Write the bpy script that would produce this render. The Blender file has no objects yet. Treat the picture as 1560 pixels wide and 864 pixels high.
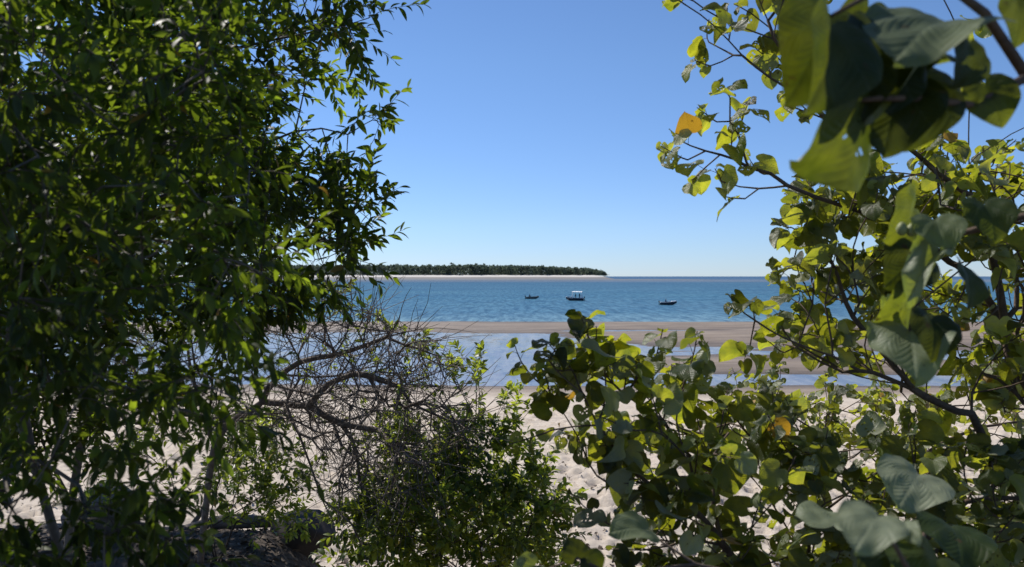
import bpy, math, random
import numpy as np
from mathutils import Vector, Matrix

rng = np.random.default_rng(11)
random.seed(11)
SC = bpy.context.scene
COL = SC.collection
H = 6.5            # eye height above the water
F = 1260.0         # focal length in photo pixels (photo 1560 wide)
CX, HY = 780.0, 421.0

def at(px, py, d):
    return np.array([(px - CX) / F * d, d, H - (py - HY) / F * d])

# sun: front-left of the camera
AZ, EL = math.radians(-40), math.radians(47)
SUN = np.array([math.sin(AZ) * math.cos(EL), math.cos(AZ) * math.cos(EL), math.sin(EL)])

# ------------------------------------------------------------------ noise
def _hash(ix, iy, s):
    n = (ix.astype(np.int64) * 374761393 + iy.astype(np.int64) * 668265263 + s * 1442695041) & 0x7fffffff
    n = ((n ^ (n >> 13)) * 1274126177) & 0x7fffffff
    n = n ^ (n >> 16)
    return (n & 0xffff) / 65535.0

def vnoise(x, y, s=0):
    ix, iy = np.floor(x), np.floor(y)
    fx, fy = x - ix, y - iy
    fx, fy = fx * fx * (3 - 2 * fx), fy * fy * (3 - 2 * fy)
    a = _hash(ix, iy, s); b = _hash(ix + 1, iy, s); c = _hash(ix, iy + 1, s); d = _hash(ix + 1, iy + 1, s)
    return (a * (1 - fx) + b * fx) * (1 - fy) + (c * (1 - fx) + d * fx) * fy

def fbm(x, y, o=4, s=0):
    t = np.zeros_like(x); a = 0.5
    for k in range(o):
        t += a * (vnoise(x, y, s + k) - 0.5); x = x * 2.03; y = y * 2.03; a *= 0.5
    return t

def smooth(a, b, x):
    t = np.clip((x - a) / (b - a), 0, 1)
    return t * t * (3 - 2 * t)

# ------------------------------------------------------------------ scene helpers
def set_props(o, label=None, cat=None, group=None, kind=None):
    if label: o['label'] = label
    if cat: o['category'] = cat
    if group: o['group'] = group
    if kind: o['kind'] = kind
    return o

def thing(name, label, cat, loc, group=None):
    o = bpy.data.objects.new(name, None)
    o.empty_display_size = 0.2
    o.location = tuple(float(v) for v in loc)
    COL.objects.link(o)
    return set_props(o, label, cat, group)

def mesh_np(name, V, loops, counts, mat, parent=None, uv=None, attr=None, smooth_=True, mats=None, mi=None):
    """V (n,3) world coordinates; loops flat vertex ids; counts per face"""
    V = np.asarray(V, dtype=np.float64)
    if parent is not None:
        off = np.array(parent.matrix_basis.translation)
        p = parent.parent
        while p is not None:
            off = off + np.array(p.matrix_basis.translation); p = p.parent
        V = V - off
    me = bpy.data.meshes.new(name)
    loops = np.asarray(loops, dtype=np.int32).ravel(); counts = np.asarray(counts, dtype=np.int32)
    me.vertices.add(len(V)); me.vertices.foreach_set('co', V.astype(np.float32).ravel())
    me.loops.add(len(loops)); me.loops.foreach_set('vertex_index', loops)
    me.polygons.add(len(counts))
    st = np.zeros(len(counts), dtype=np.int32); st[1:] = np.cumsum(counts)[:-1]
    me.polygons.foreach_set('loop_start', st)
    try: me.polygons.foreach_set('loop_total', counts)
    except Exception: pass
    me.polygons.foreach_set('use_smooth', np.full(len(counts), smooth_))
    if mi is not None: me.polygons.foreach_set('material_index', np.asarray(mi, dtype=np.int32))
    if uv is not None:
        l = me.uv_layers.new(name='UVMap')
        l.data.foreach_set('uv', np.asarray(uv, dtype=np.float32)[loops].ravel())
    if attr is not None:
        a = me.attributes.new('rnd', 'FLOAT', 'POINT')
        a.data.foreach_set('value', np.asarray(attr, dtype=np.float32))
    me.update(calc_edges=True); me.validate()
    for m in (mats or [mat]): me.materials.append(m)
    o = bpy.data.objects.new(name, me)
    COL.objects.link(o)
    if parent is not None: o.parent = parent
    return o

class MB:
    """collects polygons for one mesh"""
    def __init__(s): s.v = []; s.f = []
    def add(s, V, Fc):
        b = len(s.v); s.v += [tuple(map(float, p)) for p in V]; s.f += [[i + b for i in f] for f in Fc]
    def box(s, c, size, rot=0.0, taper=1.0):
        x, y, z = [q / 2 for q in size]; cr, sr = math.cos(rot), math.sin(rot)
        V = []
        for dz in (-1, 1):
            k = 1 if dz < 0 else taper
            for dx, dy in ((-1, -1), (1, -1), (1, 1), (-1, 1)):
                px, py = dx * x * k, dy * y * k
                V.append((c[0] + px * cr - py * sr, c[1] + px * sr + py * cr, c[2] + dz * z))
        s.add(V, [(3, 2, 1, 0), (4, 5, 6, 7), (0, 1, 5, 4), (1, 2, 6, 5), (2, 3, 7, 6), (3, 0, 4, 7)])
    def tube(s, pts, rad, n=6, cap=True):
        pts = [np.array(p, float) for p in pts]
        if np.isscalar(rad): rad = [rad] * len(pts)
        V = []; ref = None
        for i, p in enumerate(pts):
            t = pts[min(i + 1, len(pts) - 1)] - pts[max(i - 1, 0)]
            t = t / (np.linalg.norm(t) + 1e-9)
            if ref is None:
                ref = np.cross(t, (0, 0, 1)) if abs(t[2]) < .9 else np.cross(t, (1, 0, 0))
            ref = ref - t * np.dot(ref, t); ref /= (np.linalg.norm(ref) + 1e-9)
            b = np.cross(t, ref)
            for k in range(n):
                a = 2 * math.pi * k / n
                V.append(p + (ref * math.cos(a) + b * math.sin(a)) * rad[i])
        Fc = []
        for i in range(len(pts) - 1):
            for k in range(n):
                k2 = (k + 1) % n
                Fc.append((i * n + k, i * n + k2, (i + 1) * n + k2, (i + 1) * n + k))
        if cap:
            Fc.append(tuple(range(n - 1, -1, -1))); e = (len(pts) - 1) * n
            Fc.append(tuple(range(e, e + n)))
        s.add(V, Fc)
    def build(s, name, mat, parent=None, smooth_=False, xf=None):
        V = np.array(s.v)
        if xf is not None: V = xf(V)
        loops = [i for f in s.f for i in f]; counts = [len(f) for f in s.f]
        return mesh_np(name, V, loops, counts, mat, parent, smooth_=smooth_)

# ------------------------------------------------------------------ materials
def new_mat(name):
    m = bpy.data.materials.new(name); m.use_nodes = True
    nt = m.node_tree; nt.nodes.clear()
    out = nt.nodes.new('ShaderNodeOutputMaterial')
    return m, nt, out

class NT:
    def __init__(s, nt): s.nt = nt
    def n(s, t, **k):
        nd = s.nt.nodes.new('ShaderNode' + t)
        for a, b in k.items(): setattr(nd, a, b)
        return nd
    def link(s, a, b): s.nt.links.new(a, b)
    def math(s, op, a, b=None, c=None, clamp=False):
        m = s.n('Math', operation=op); m.use_clamp = clamp
        for i, v in enumerate((a, b, c)):
            if v is None: continue
            if isinstance(v, (int, float)): m.inputs[i].default_value = v
            else: s.link(v, m.inputs[i])
        return m.outputs[0]
    def mix(s, f, a, b, blend='MIX'):
        m = s.n('Mix', data_type='RGBA', blend_type=blend)
        for sock, v in ((m.inputs[0], f), (m.inputs[6], a), (m.inputs[7], b)):
            if isinstance(v, (int, float)): sock.default_value = v
            elif isinstance(v, tuple): sock.default_value = v + (1,) if len(v) == 3 else v
            else: s.link(v, sock)
        return m.outputs[2]
    def ramp(s, f, stops, interp='LINEAR'):
        r = s.n('ValToRGB'); r.color_ramp.interpolation = interp
        e = r.color_ramp.elements
        while len(e) < len(stops): e.new(0.5)
        for i, (p, c) in enumerate(stops):
            e[i].position = p; e[i].color = (c + (1,)) if isinstance(c, tuple) else (c, c, c, 1)
        s.link(f, r.inputs[0]); return r.outputs[0]
    def noise(s, vec, scale, detail=4, rough=.55):
        nz = s.n('TexNoise'); nz.inputs['Scale'].default_value = scale
        nz.inputs['Detail'].default_value = detail; nz.inputs['Roughness'].default_value = rough
        if vec is not None: s.link(vec, nz.inputs['Vector'])
        return nz.outputs['Fac']
    def mapping(s, vec, scale=(1, 1, 1), loc=(0, 0, 0)):
        mp = s.n('Mapping'); mp.inputs['Scale'].default_value = scale; mp.inputs['Location'].default_value = loc
        s.link(vec, mp.inputs['Vector']); return mp.outputs[0]

def simple_mat(name, col, rough=.5, metal=0., spec=.5, var=.15, scale=20):
    m, nt, out = new_mat(name); N = NT(nt)
    p = N.n('BsdfPrincipled'); N.link(p.outputs[0], out.inputs[0])
    tc = N.n('TexCoord')
    f = N.noise(tc.outputs['Object'], scale)
    c1 = tuple(c * (1 - var) for c in col); c2 = tuple(min(1, c * (1 + var)) for c in col)
    N.link(N.mix(f, c1, c2), p.inputs['Base Color'])
    p.inputs['Roughness'].default_value = rough; p.inputs['Metallic'].default_value = metal
    p.inputs['Specular IOR Level'].default_value = spec
    return m

def bark_mat(name, dark, light, scale=30):
    m, nt, out = new_mat(name); N = NT(nt)
    p = N.n('BsdfPrincipled'); N.link(p.outputs[0], out.inputs[0])
    tc = N.n('TexCoord')
    f = N.noise(tc.outputs['Object'], scale, 6, .65)
    f2 = N.noise(tc.outputs['Object'], scale * .2, 3)
    c = N.ramp(N.math('ADD', N.math('MULTIPLY', f, .6), N.math('MULTIPLY', f2, .4)), [(.3, dark), (.7, light)])
    N.link(c, p.inputs['Base Color']); p.inputs['Roughness'].default_value = .85
    p.inputs['Specular IOR Level'].default_value = .25
    b = N.n('Bump'); b.inputs['Strength'].default_value = .6; b.inputs['Distance'].default_value = .01
    N.link(f, b.inputs['Height']); N.link(b.outputs[0], p.inputs['Normal'])
    return m

def leaf_mat(name, top, under, trans, odd, odd_at=.965, tfac=.42, rough=.42, spec=.4, veins=0, pw=1.7, um=.5):
    """top: list of ramp stops over the per-leaf random number; trans multiplies for light shining through"""
    m, nt, out = new_mat(name); N = NT(nt)
    at_ = N.n('Attribute'); at_.attribute_name = 'rnd'; r = at_.outputs['Fac']
    geo = N.n('NewGeometry'); uv = N.n('UVMap')
    tc = N.n('TexCoord')
    col = N.ramp(r, top)
    isodd = N.math('GREATER_THAN', r, odd_at)
    blot = N.noise(tc.outputs['Object'], 55, 3)
    col = N.mix(N.math('MULTIPLY', isodd, .85), col, odd)
    col = N.mix(N.math('MULTIPLY', blot, .5), col, (.5, .5, .5), 'OVERLAY') if False else col
    vmask = None
    if veins:
        sp = N.n('SeparateXYZ'); N.link(uv.outputs[0], sp.inputs[0])
        x = N.math('MULTIPLY', N.math('SUBTRACT', sp.outputs[0], .5), 1.3)
        y = N.math('SUBTRACT', N.math('MULTIPLY', sp.outputs[1], 1.4), .3)
        ang = N.math('ARCTAN2', x, y)
        fr = N.math('ABSOLUTE', N.math('SUBTRACT', N.math('FRACT', N.math('ADD', N.math('DIVIDE', ang, .62), .5)), .5))
        rad = N.math('SQRT', N.math('ADD', N.math('MULTIPLY', x, x), N.math('MULTIPLY', y, y)))
        v1 = N.math('LESS_THAN', N.math('MULTIPLY', fr, rad), .006)
        # side veins that leave the main ones
        w = N.math('ABSOLUTE', N.math('SUBTRACT', N.math('FRACT', N.math('MULTIPLY', N.math('ADD', rad, N.math('MULTIPLY', fr, -.55)), 8.)), .5))
        v2 = N.math('MULTIPLY', N.math('LESS_THAN', w, .03), .4)
        vmask = N.math('MAXIMUM', v1, v2)
        col = N.mix(N.math('MULTIPLY', vmask, .16 * veins), col, tuple(min(1, c * 1.2 + .05) for c in under))
    und = N.mix(um, col, under)
    if vmask is not None:
        und = N.mix(N.math('MULTIPLY', vmask, .3), und, tuple(c * .7 for c in under))
    face = N.mix(geo.outputs['Backfacing'], col, und)
    # uneven tone over one blade: insect marks, age
    face = N.mix(N.math('MULTIPLY', N.math('SUBTRACT', blot, .35, clamp=True), .8), face, (.02, .02, .004), 'MIX')
    spot = N.math('MULTIPLY', N.ramp(N.noise(tc.outputs['Object'], 38, 4, .6), [(.66, 0.), (.70, 1.)]), .8)
    face = N.mix(spot, face, (.09, .055, .022))
    p = N.n('BsdfPrincipled'); N.link(face, p.inputs['Base Color'])
    p.inputs['Roughness'].default_value = rough; p.inputs['Specular IOR Level'].default_value = spec
    t = N.n('BsdfTranslucent')
    tcol = N.mix(1., N.mix(N.math('POWER', r, pw), tuple(c * .42 for c in trans), tuple(min(1, c * 1.75) for c in trans)),
                 N.ramp(blot, [(.3, (.75, .75, .7)), (.7, (1., 1., 1.))]), 'MULTIPLY')
    big_ = N.noise(tc.outputs['Object'], 14, 3)
    tcol = N.mix(1., tcol, N.ramp(big_, [(.35, (.55, .62, .6)), (.65, (1.05, 1., 1.))]), 'MULTIPLY')
    tcol = N.mix(isodd, tcol, odd)
    tcol = N.mix(spot, tcol, (.05, .025, .006))
    if vmask is not None: tcol = N.mix(N.math('MULTIPLY', vmask, min(.8, .4 * veins)), tcol, (.05, .08, .01))
    N.link(tcol, t.inputs['Color'])
    mx = N.n('MixShader'); mx.inputs[0].default_value = tfac
    N.link(p.outputs[0], mx.inputs[1]); N.link(t.outputs[0], mx.inputs[2])
    N.link(mx.outputs[0], out.inputs[0])
    if veins:
        # blade puckered between its veins
        hgt = N.math('ADD', N.math('MINIMUM', N.math('MULTIPLY', w, 3.), 1.), N.math('MINIMUM', N.math('MULTIPLY', N.math('MULTIPLY', fr, rad), 14.), 1.))
        hgt = N.math('ADD', hgt, N.math('MULTIPLY', blot, .5))
        b = N.n('Bump'); b.inputs['Strength'].default_value = .35 * veins; b.inputs['Distance'].default_value = .0025
        N.link(hgt, b.inputs['Height']); N.link(b.outputs[0], p.inputs['Normal']); N.link(b.outputs[0], t.inputs['Normal'])
    return m

M = {}
M['bark_grey'] = bark_mat('bark_grey', (.05, .042, .035), (.22, .19, .16), 25)
M['bark_brown'] = bark_mat('bark_brown', (.035, .025, .018), (.12, .09, .065), 40)
M['bark_dead'] = bark_mat('bark_dead', (.055, .042, .034), (.28, .23, .19), 40)
M['bark_hib'] = bark_mat('bark_hibiscus', (.05, .035, .025), (.17, .12, .085), 50)
M['wattle'] = leaf_mat('wattle_leaf', [(0, (.008, .018, .006)), (.6, (.018, .038, .010)), (1, (.05, .085, .016))],
                       (.05, .075, .035), (.32, .44, .024), (.38, .22, .03), .98, .48, .50, .28)
M['bush'] = leaf_mat('bush_leaf', [(0, (.03, .06, .014)), (.6, (.07, .125, .026)), (1, (.14, .21, .04))],
                     (.14, .20, .09), (.50, .64, .045), (.35, .25, .05), .985, .50, .40, .45, 0, 1.1)
HT = [(0, (.012, .026, .008)), (.6, (.03, .055, .013)), (.80, (.065, .095, .022)), (.88, (.19, .23, .13)), (1, (.34, .37, .26))]  # pale end stops put sunlit glare into the leaf colour
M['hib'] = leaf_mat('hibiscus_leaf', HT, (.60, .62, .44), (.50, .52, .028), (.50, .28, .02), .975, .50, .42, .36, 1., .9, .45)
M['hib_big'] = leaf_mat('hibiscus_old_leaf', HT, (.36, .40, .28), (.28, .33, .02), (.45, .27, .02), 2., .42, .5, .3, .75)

def sand_mat():
    m, nt, out = new_mat('beach_sand'); N = NT(nt)
    p = N.n('BsdfPrincipled'); N.link(p.outputs[0], out.inputs[0])
    geo = N.n('NewGeometry'); pos = geo.outputs['Position']
    sp = N.n('SeparateXYZ'); N.link(pos, sp.inputs[0])
    z = sp.outputs[2]
    n1 = N.noise(pos, 1.2, 5); n2 = N.noise(pos, 14, 5, .6); n3 = N.noise(pos, 90, 3)
    dry = N.ramp(N.math('ADD', N.math('MULTIPLY', n1, .5), N.math('MULTIPLY', n2, .5)), [(.3, (.44, .37, .295)), (.7, (.62, .535, .435))])
    dry = N.mix(N.math('MULTIPLY', N.math('LESS_THAN', n3, .36), .6), dry, (.16, .12, .09))
    # wet sand close to the water level
    wn = N.noise(N.mapping(pos, (.06, .22, 1)), 1., 5)
    lev = N.math('ADD', z, N.math('MULTIPLY', N.math('SUBTRACT', wn, .5), .16))
    wet = N.ramp(N.math('DIVIDE', lev, .9), [(.0, 1.), (.36, .9), (.62, 0.)])
    wcol = N.ramp(N.noise(N.mapping(pos, (.16, .7, 1)), 1., 7, .75), [(.3, (.10, .074, .050)), (.5, (.19, .143, .10)), (.7, (.29, .228, .165))])
    wcol = N.mix(1., wcol, N.ramp(N.math('DIVIDE', lev, .3), [(.0, (.55, .55, .58)), (.35, (.95, .95, .95)), (1., (1.12, 1.1, 1.08))]), 'MULTIPLY')
    col = N.mix(wet, dry, wcol)
    # leaf litter on the dune, with canopy shade put into its dark colour
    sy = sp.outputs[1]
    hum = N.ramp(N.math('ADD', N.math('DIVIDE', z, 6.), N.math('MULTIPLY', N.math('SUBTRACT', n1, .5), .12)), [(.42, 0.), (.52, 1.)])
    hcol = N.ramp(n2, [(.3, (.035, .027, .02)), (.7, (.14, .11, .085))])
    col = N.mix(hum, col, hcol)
    N.link(col, p.inputs['Base Color'])
    N.link(N.ramp(wet, [(0, .95), (1, .62)]), p.inputs['Roughness'])
    p.inputs['Specular IOR Level'].default_value = .3
    b = N.n('Bump'); b.inputs['Strength'].default_value = .7; b.inputs['Distance'].default_value = .03
    N.link(N.math('ADD', n2, N.math('MULTIPLY', n3, .4)), b.inputs['Height']); N.link(b.outputs[0], p.inputs['Normal'])
    return m

def water_mat(name, stops, rng_, wav, strength, rough, mirror, shade=(.50, .60, .68)):
    m, nt, out = new_mat(name); N = NT(nt)
    p = N.n('BsdfDiffuse'); gl = N.n('BsdfGlossy'); mx = N.n('MixShader'); mx.inputs[0].default_value = mirror
    N.link(p.outputs[0], mx.inputs[1]); N.link(gl.outputs[0], mx.inputs[2]); N.link(mx.outputs[0], out.inputs[0])
    gl.inputs['Color'].default_value = (1, 1, 1, 1)
    geo = N.n('NewGeometry'); pos = geo.outputs['Position']
    sp = N.n('SeparateXYZ'); N.link(pos, sp.inputs[0])
    big = N.noise(N.mapping(pos, (.02, .05, 1)), 1., 4)
    # depth colour: distance from the shore, on a log scale
    d = N.math('LOGARITHM', N.math('MAXIMUM', sp.outputs[1], 1.), 10.)
    d = N.math('ADD', d, N.math('MULTIPLY', N.math('SUBTRACT', big, .5), .10))
    f = N.math('DIVIDE', N.math('SUBTRACT', d, rng_[0]), rng_[1] - rng_[0])
    col = N.ramp(f, stops)
    def vec(scale, det):
        nz = N.n('TexNoise'); nz.inputs['Scale'].default_value = 1.; nz.inputs['Detail'].default_value = det; nz.inputs['Roughness'].default_value = .65
        N.link(N.mapping(pos, scale), nz.inputs['Vector']); v = N.n('VectorMath', operation='SUBTRACT'); N.link(nz.outputs['Color'], v.inputs[0]); v.inputs[1].default_value = (.5, .5, .5)
        return v.outputs[0]
    n3 = N.noise(N.mapping(pos, (.75, .085, 1)), 1., 5, .75)
    gust = N.noise(N.mapping(pos, (.012, .02, 1)), 1., 3)
    gl.inputs['Roughness'].default_value = rough
    # wave slopes: fine ripples, short waves and longer chop
    acc = None
    for sc, am in (((1.3 * wav, 1.0 * wav, 1), 1.1), ((.35 * wav, .22 * wav, 1), 1.0), ((.06, .035, 1), .5)):
        v = N.n('VectorMath', operation='MULTIPLY'); N.link(vec(sc, 4), v.inputs[0]); v.inputs[1].default_value = (am * strength, am * strength, 0)
        if acc is None: acc = v.outputs[0]
        else:
            a_ = N.n('VectorMath', operation='ADD'); N.link(acc, a_.inputs[0]); N.link(v.outputs[0], a_.inputs[1]); acc = a_.outputs[0]
    g = N.n('VectorMath', operation='SCALE'); N.link(acc, g.inputs[0]); N.link(N.ramp(gust, [(.3, .8), (.7, 1.15)]), g.inputs['Scale'])
    a_ = N.n('VectorMath', operation='ADD'); N.link(g.outputs[0], a_.inputs[0]); a_.inputs[1].default_value = (0, 0, 1)
    nn = N.n('VectorMath', operation='NORMALIZE'); N.link(a_.outputs[0], nn.inputs[0])
    N.link(nn.outputs[0], gl.inputs['Normal']); N.link(nn.outputs[0], p.inputs['Normal'])
    col = N.mix(1., col, N.ramp(gust, [(.32, (.86, .88, .92)), (.5, (1., 1., 1.)), (.68, (1.14, 1.10, 1.04))]), 'MULTIPLY')
    N.link(N.mix(N.ramp(n3, [(.40, 0.), (.60, 1.)]), N.mix(1., col, (1.25, 1.2, 1.15), 'MULTIPLY'), N.mix(1., col, shade, 'MULTIPLY')), p.inputs['Color'])  # ripple sparkle and shaded strokes painted into the diffuse colour
    return m

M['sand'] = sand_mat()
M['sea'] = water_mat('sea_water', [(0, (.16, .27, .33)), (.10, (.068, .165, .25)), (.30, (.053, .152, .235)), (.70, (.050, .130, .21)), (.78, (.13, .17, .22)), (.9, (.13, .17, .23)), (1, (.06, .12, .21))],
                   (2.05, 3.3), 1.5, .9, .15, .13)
M['lagoon'] = water_mat('lagoon_water', [(0, (.23, .205, .17)), (.5, (.20, .19, .175)), (1, (.22, .20, .17))], (1.65, 2.1), 2., .14, .12, .42, (.62, .65, .72))

# ------------------------------------------------------------------ terrain
def ground_z(x, y, detail=True):
    x = np.asarray(x, float); y = np.asarray(y, float)
    prof = np.interp(y, [-30, .8, 2., 4., 6.5, 8.5, 13, 25, 44, 49, 54, 62, 80, 92, 100, 110, 117, 124, 150, 200],
                     [5.0, 4.9, 4.75, 3.9, 2.9, 2.45, 2.05, 1.35, .34, .0, -.14, -.22, -.16, -.05, .10, .24, .03, -.15, -1.5, -3.])
    # the dune reaches further out on the left
    lm = smooth(-.8, -2.2, x + .12 * (y - 7) + .5 * fbm(x * .7, y * .7, 2, 5)) * smooth(9.6, 7.2, y) * smooth(2.5, 5., y)
    prof = np.maximum(prof, lm * 4.25 + (1 - lm) * prof)
    # flats on the right of the lagoon: bars and channels
    ax = x / np.maximum(y, 1.)
    right = smooth(.02, .22, ax + .10 * fbm(x * .03, y * .05, 3, 9)) * smooth(49, 60, y) * smooth(120, 104, y)
    # long bars that run along the shore
    bars = .15 * np.sin((y - 60) / 25. * 2 * math.pi * .92 + 1.5 + x * .012) + .42 * fbm(x * .03 + 3, y * .16, 4, 21)
    prof = prof * (1 - right) + right * (np.where(y > 82, .17, .0) * smooth(80, 92, y) + .10 + bars * .55 - .05 * smooth(60, 52, y))
    # narrow channel inside the far bar
    ch = np.exp(-((y - 99 - 2 * fbm(x * .05, y * .0 + 3, 3, 31)) / 2.2) ** 2) * smooth(.03, .09, ax) * smooth(.30, .24, ax)
    prof = prof - .20 * ch
    bar = smooth(84, 100, y) * smooth(122, 112, y)
    prof = prof + (bar + smooth(50, 60, y) * (1 - bar)) * .12 * fbm(x * .05, y * .22, 4, 3)
    fl = smooth(52, 60, y) * smooth(118, 106, y)
    prof = prof + fl * (.10 * fbm(x * .10, y * .55, 4, 17) + .05 * fbm(x * .35, y * 1.6, 3, 19))
    # shoreline wobble
    prof = prof + .10 * fbm(x * .12, y * .12, 3, 13) * smooth(20, 40, y)
    if detail:
        amp = smooth(8, 10, y) * smooth(41, 33, y)
        h = .20 * fbm(x * .9, y * .9, 4, 40) + .05 * fbm(x * 4, y * 4, 3, 44)
        dim = np.zeros_like(x)
        for sc, am, w, sd in ((.42, .12, .30, 50), (.8, .14, .25, 60)):
            gx, gy = x / sc, y / (sc * 1.15)
            cx, cy = np.floor(gx), np.floor(gy)
            for dx in (-1, 0, 1):
                for dy in (-1, 0, 1):
                    ix, iy = cx + dx, cy + dy
                    px = ix + .15 + .7 * _hash(ix, iy, sd); py = iy + .15 + .7 * _hash(ix, iy, sd + 1)
                    keep = _hash(ix, iy, sd + 2) > .25
                    r2 = ((gx - px) ** 2 * 1.7 + (gy - py) ** 2) / w ** 2
                    dim += keep * am * (-np.exp(-r2) + .45 * np.exp(-(np.sqrt(r2) - 1.5) ** 2 * 4))
        prof = prof + amp * (h + dim)
        prof = prof + smooth(10, 7, y) * .10 * fbm(x * 2.5, y * 2.5, 4, 70)
    return prof

def gz(x, y): return float(ground_z(np.array([x]), np.array([y]))[0])

def grid_faces(nr, nc):
    i = np.arange(nr - 1)[:, None] * nc + np.arange(nc - 1)[None, :]
    i = i.ravel()
    return np.stack([i, i + 1, i + nc + 1, i + nc], 1)

def build_ground():
    nr, nc = 900, 620
    s = np.exp(np.linspace(math.log(6.), math.log(230.), nr))
    u = np.linspace(-.95, .95, nc)
    X = (u[None, :] * s[:, None]).ravel(); Y = np.repeat(s - 12, nc)
    Z = ground_z(X, Y)
    f = grid_faces(nr, nc)
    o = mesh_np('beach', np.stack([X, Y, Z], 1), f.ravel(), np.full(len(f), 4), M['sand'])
    set_props(o, kind='structure')

def build_water():
    # sea: from the middle of the sandbar to the horizon
    ys = np.concatenate([[108.], np.exp(np.linspace(math.log(130.), math.log(40000.), 40))])
    u = np.linspace(-1, 1, 21)
    X = (u[None, :] * (ys[:, None] * 1.3)).ravel(); Y = np.repeat(ys, 21)
    f = grid_faces(len(ys), 21)
    o = mesh_np('sea', np.stack([X, Y, np.zeros_like(X)], 1), f.ravel(), np.full(len(f), 4), M['sea'], smooth_=False)
    set_props(o, kind='structure')
    V = np.array([(-140, 44, 0), (140, 44, 0), (140, 107.99, 0), (-140, 107.99, 0)], float)
    o = mesh_np('lagoon', V, [0, 1, 2, 3], [4], M['lagoon'], smooth_=False)
    set_props(o, kind='structure')

build_ground(); build_water()

# ------------------------------------------------------------------ island
def island_env(px):
    return np.interp(px, [-300, 400, 540, 590, 640, 690, 725, 760, 800, 850, 890, 910, 921, 924],
                     [401, 402, 404, 402, 404, 402.5, 402, 403.5, 404, 406, 407.5, 409, 413, 417])
D0 = 1500.
def build_island():
    m, nt, out = new_mat('island_sand'); N = NT(nt)
    p = N.n('BsdfPrincipled'); N.link(p.outputs[0], out.inputs[0]); p.inputs['Roughness'].default_value = .9
    geo = N.n('NewGeometry'); sp = N.n('SeparateXYZ'); N.link(geo.outputs['Position'], sp.inputs[0])
    nz = N.noise(N.mapping(geo.outputs['Position'], (.01, .03, .2)), 1., 5)
    f = N.math('ADD', N.math('DIVIDE', sp.outputs[2], 10.), N.math('MULTIPLY', N.math('SUBTRACT', nz, .5), .15))
    N.link(N.ramp(f, [(0., (.10, .13, .16)), (.25, (.17, .17, .17)), (.5, (.25, .23, .21)), (.62, (.60, .57, .52)), (.9, (.60, .57, .52)), (1., (.22, .17, .11))]), p.inputs['Base Color'])
    xs = np.linspace(-1700, 420, 260); ys = np.concatenate([np.linspace(1050, 1440, 14), np.linspace(1450, 1560, 16), np.linspace(1600, 2300, 10)])
    X, Y = np.meshgrid(xs, ys)
    px = X / 1500. * F + CX
    tip = smooth(950, 905, px + 14 * fbm(X * .01, Y * .01, 3, 3))
    dune = np.interp(Y, [1050, 1380, 1450, 1490, 1525, 1560, 2300], [-.5, -.3, .8, 5.2, 8.4, 9.6, 10.])
    spit = np.exp(-((Y - 1420 - 30 * fbm(X * .004, Y * 0, 2, 8)) / 60.) ** 2) * 2.0 * smooth(1110, 1010, px) - .35
    Z = np.maximum(dune * tip + (1 - tip) * -.4, spit + .15 * fbm(X * .02, Y * .03, 3, 6))
    Z = np.where(Y < 1300, np.minimum(Z, -.3), Z)
    f = grid_faces(len(ys), len(xs))
    o = mesh_np('island_shore', np.stack([X.ravel(), Y.ravel(), Z.ravel()], 1), f.ravel(), np.full(len(f), 4), m)
    set_props(o, kind='structure')
    # the wood: crowns made of leaf clumps on trunks, read as one far mass
    lm, nt, out = new_mat('island_foliage'); N = NT(nt)
    p = N.n('BsdfPrincipled'); N.link(p.outputs[0], out.inputs[0]); p.inputs['Roughness'].default_value = .8
    a = N.n('Attribute'); a.attribute_name = 'rnd'
    tl = N.n('BsdfTranslucent'); tl.inputs[0].default_value = (.16, .21, .13, 1); ms = N.n('MixShader'); ms.inputs[0].default_value = .3
    N.link(p.outputs[0], ms.inputs[1]); N.link(tl.outputs[0], ms.inputs[2]); N.link(ms.outputs[0], out.inputs[0])
    N.link(N.ramp(a.outputs['Fac'], [(0, (.07, .09, .078)), (.7, (.125, .15, .115)), (1, (.18, .20, .135))]), p.inputs['Base Color'])
    p.inputs['Specular IOR Level'].default_value = .2
    V = []; R = []
    for _ in range(2600):
        px = rng.uniform(-250, 922); y = rng.uniform(1535, 1680) if rng.random() < .75 else rng.uniform(1532, 1560)
        x = (px - CX) / F * y
        top = H - (island_env(px) - HY) / F * y
        g = 9.0
        h = (top - g) * rng.uniform(.68, 1.0) * (.93 + .14 * float(vnoise(np.array([x / 22.]), np.array([y / 60.]), 5)[0])) * (1 if rng.random() > .05 else 1.12)
        if px > 900: h *= .9
        rr = rng.uniform(2.5, 5.5)
        tone = rng.random()
        nb = 34
        c = np.array([x, y, g + h - rr * .75])
        dirs = rng.normal(size=(nb, 3)); dirs /= np.linalg.norm(dirs, axis=1)[:, None]
        rad = rng.uniform(.35, 1., nb)[:, None]
        P = c + dirs * rad * np.array([rr, rr, rr * .75])
        # skirts of lower foliage down to the sand
        nl = 26
        P2 = np.stack([x + rng.normal(0, rr * .6, nl), y + rng.normal(0, rr * .6, nl), g + rng.uniform(0, max(1., h - rr), nl)], 1)
        P = np.concatenate([P, P2])
        m_ = len(P); t1 = rng.normal(size=(m_, 3)); t1 /= np.linalg.norm(t1, axis=1)[:, None]
        t2 = np.cross(t1, rng.normal(size=(m_, 3))); t2 /= np.linalg.norm(t2, axis=1)[:, None]
        sz = rng.uniform(.7, 1.9, (m_, 1)); t1 = t1 * sz; t2 = t2 * sz * .8
        V.append(np.stack([P - t1, P + t2, P + t1, P - t2], 1).reshape(-1, 3)); R.append(np.repeat(np.clip(tone * .7 + rng.random(m_) * .3, 0, 1), 4))
    V = np.concatenate(V); R = np.concatenate(R)
    n = len(V)
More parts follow.
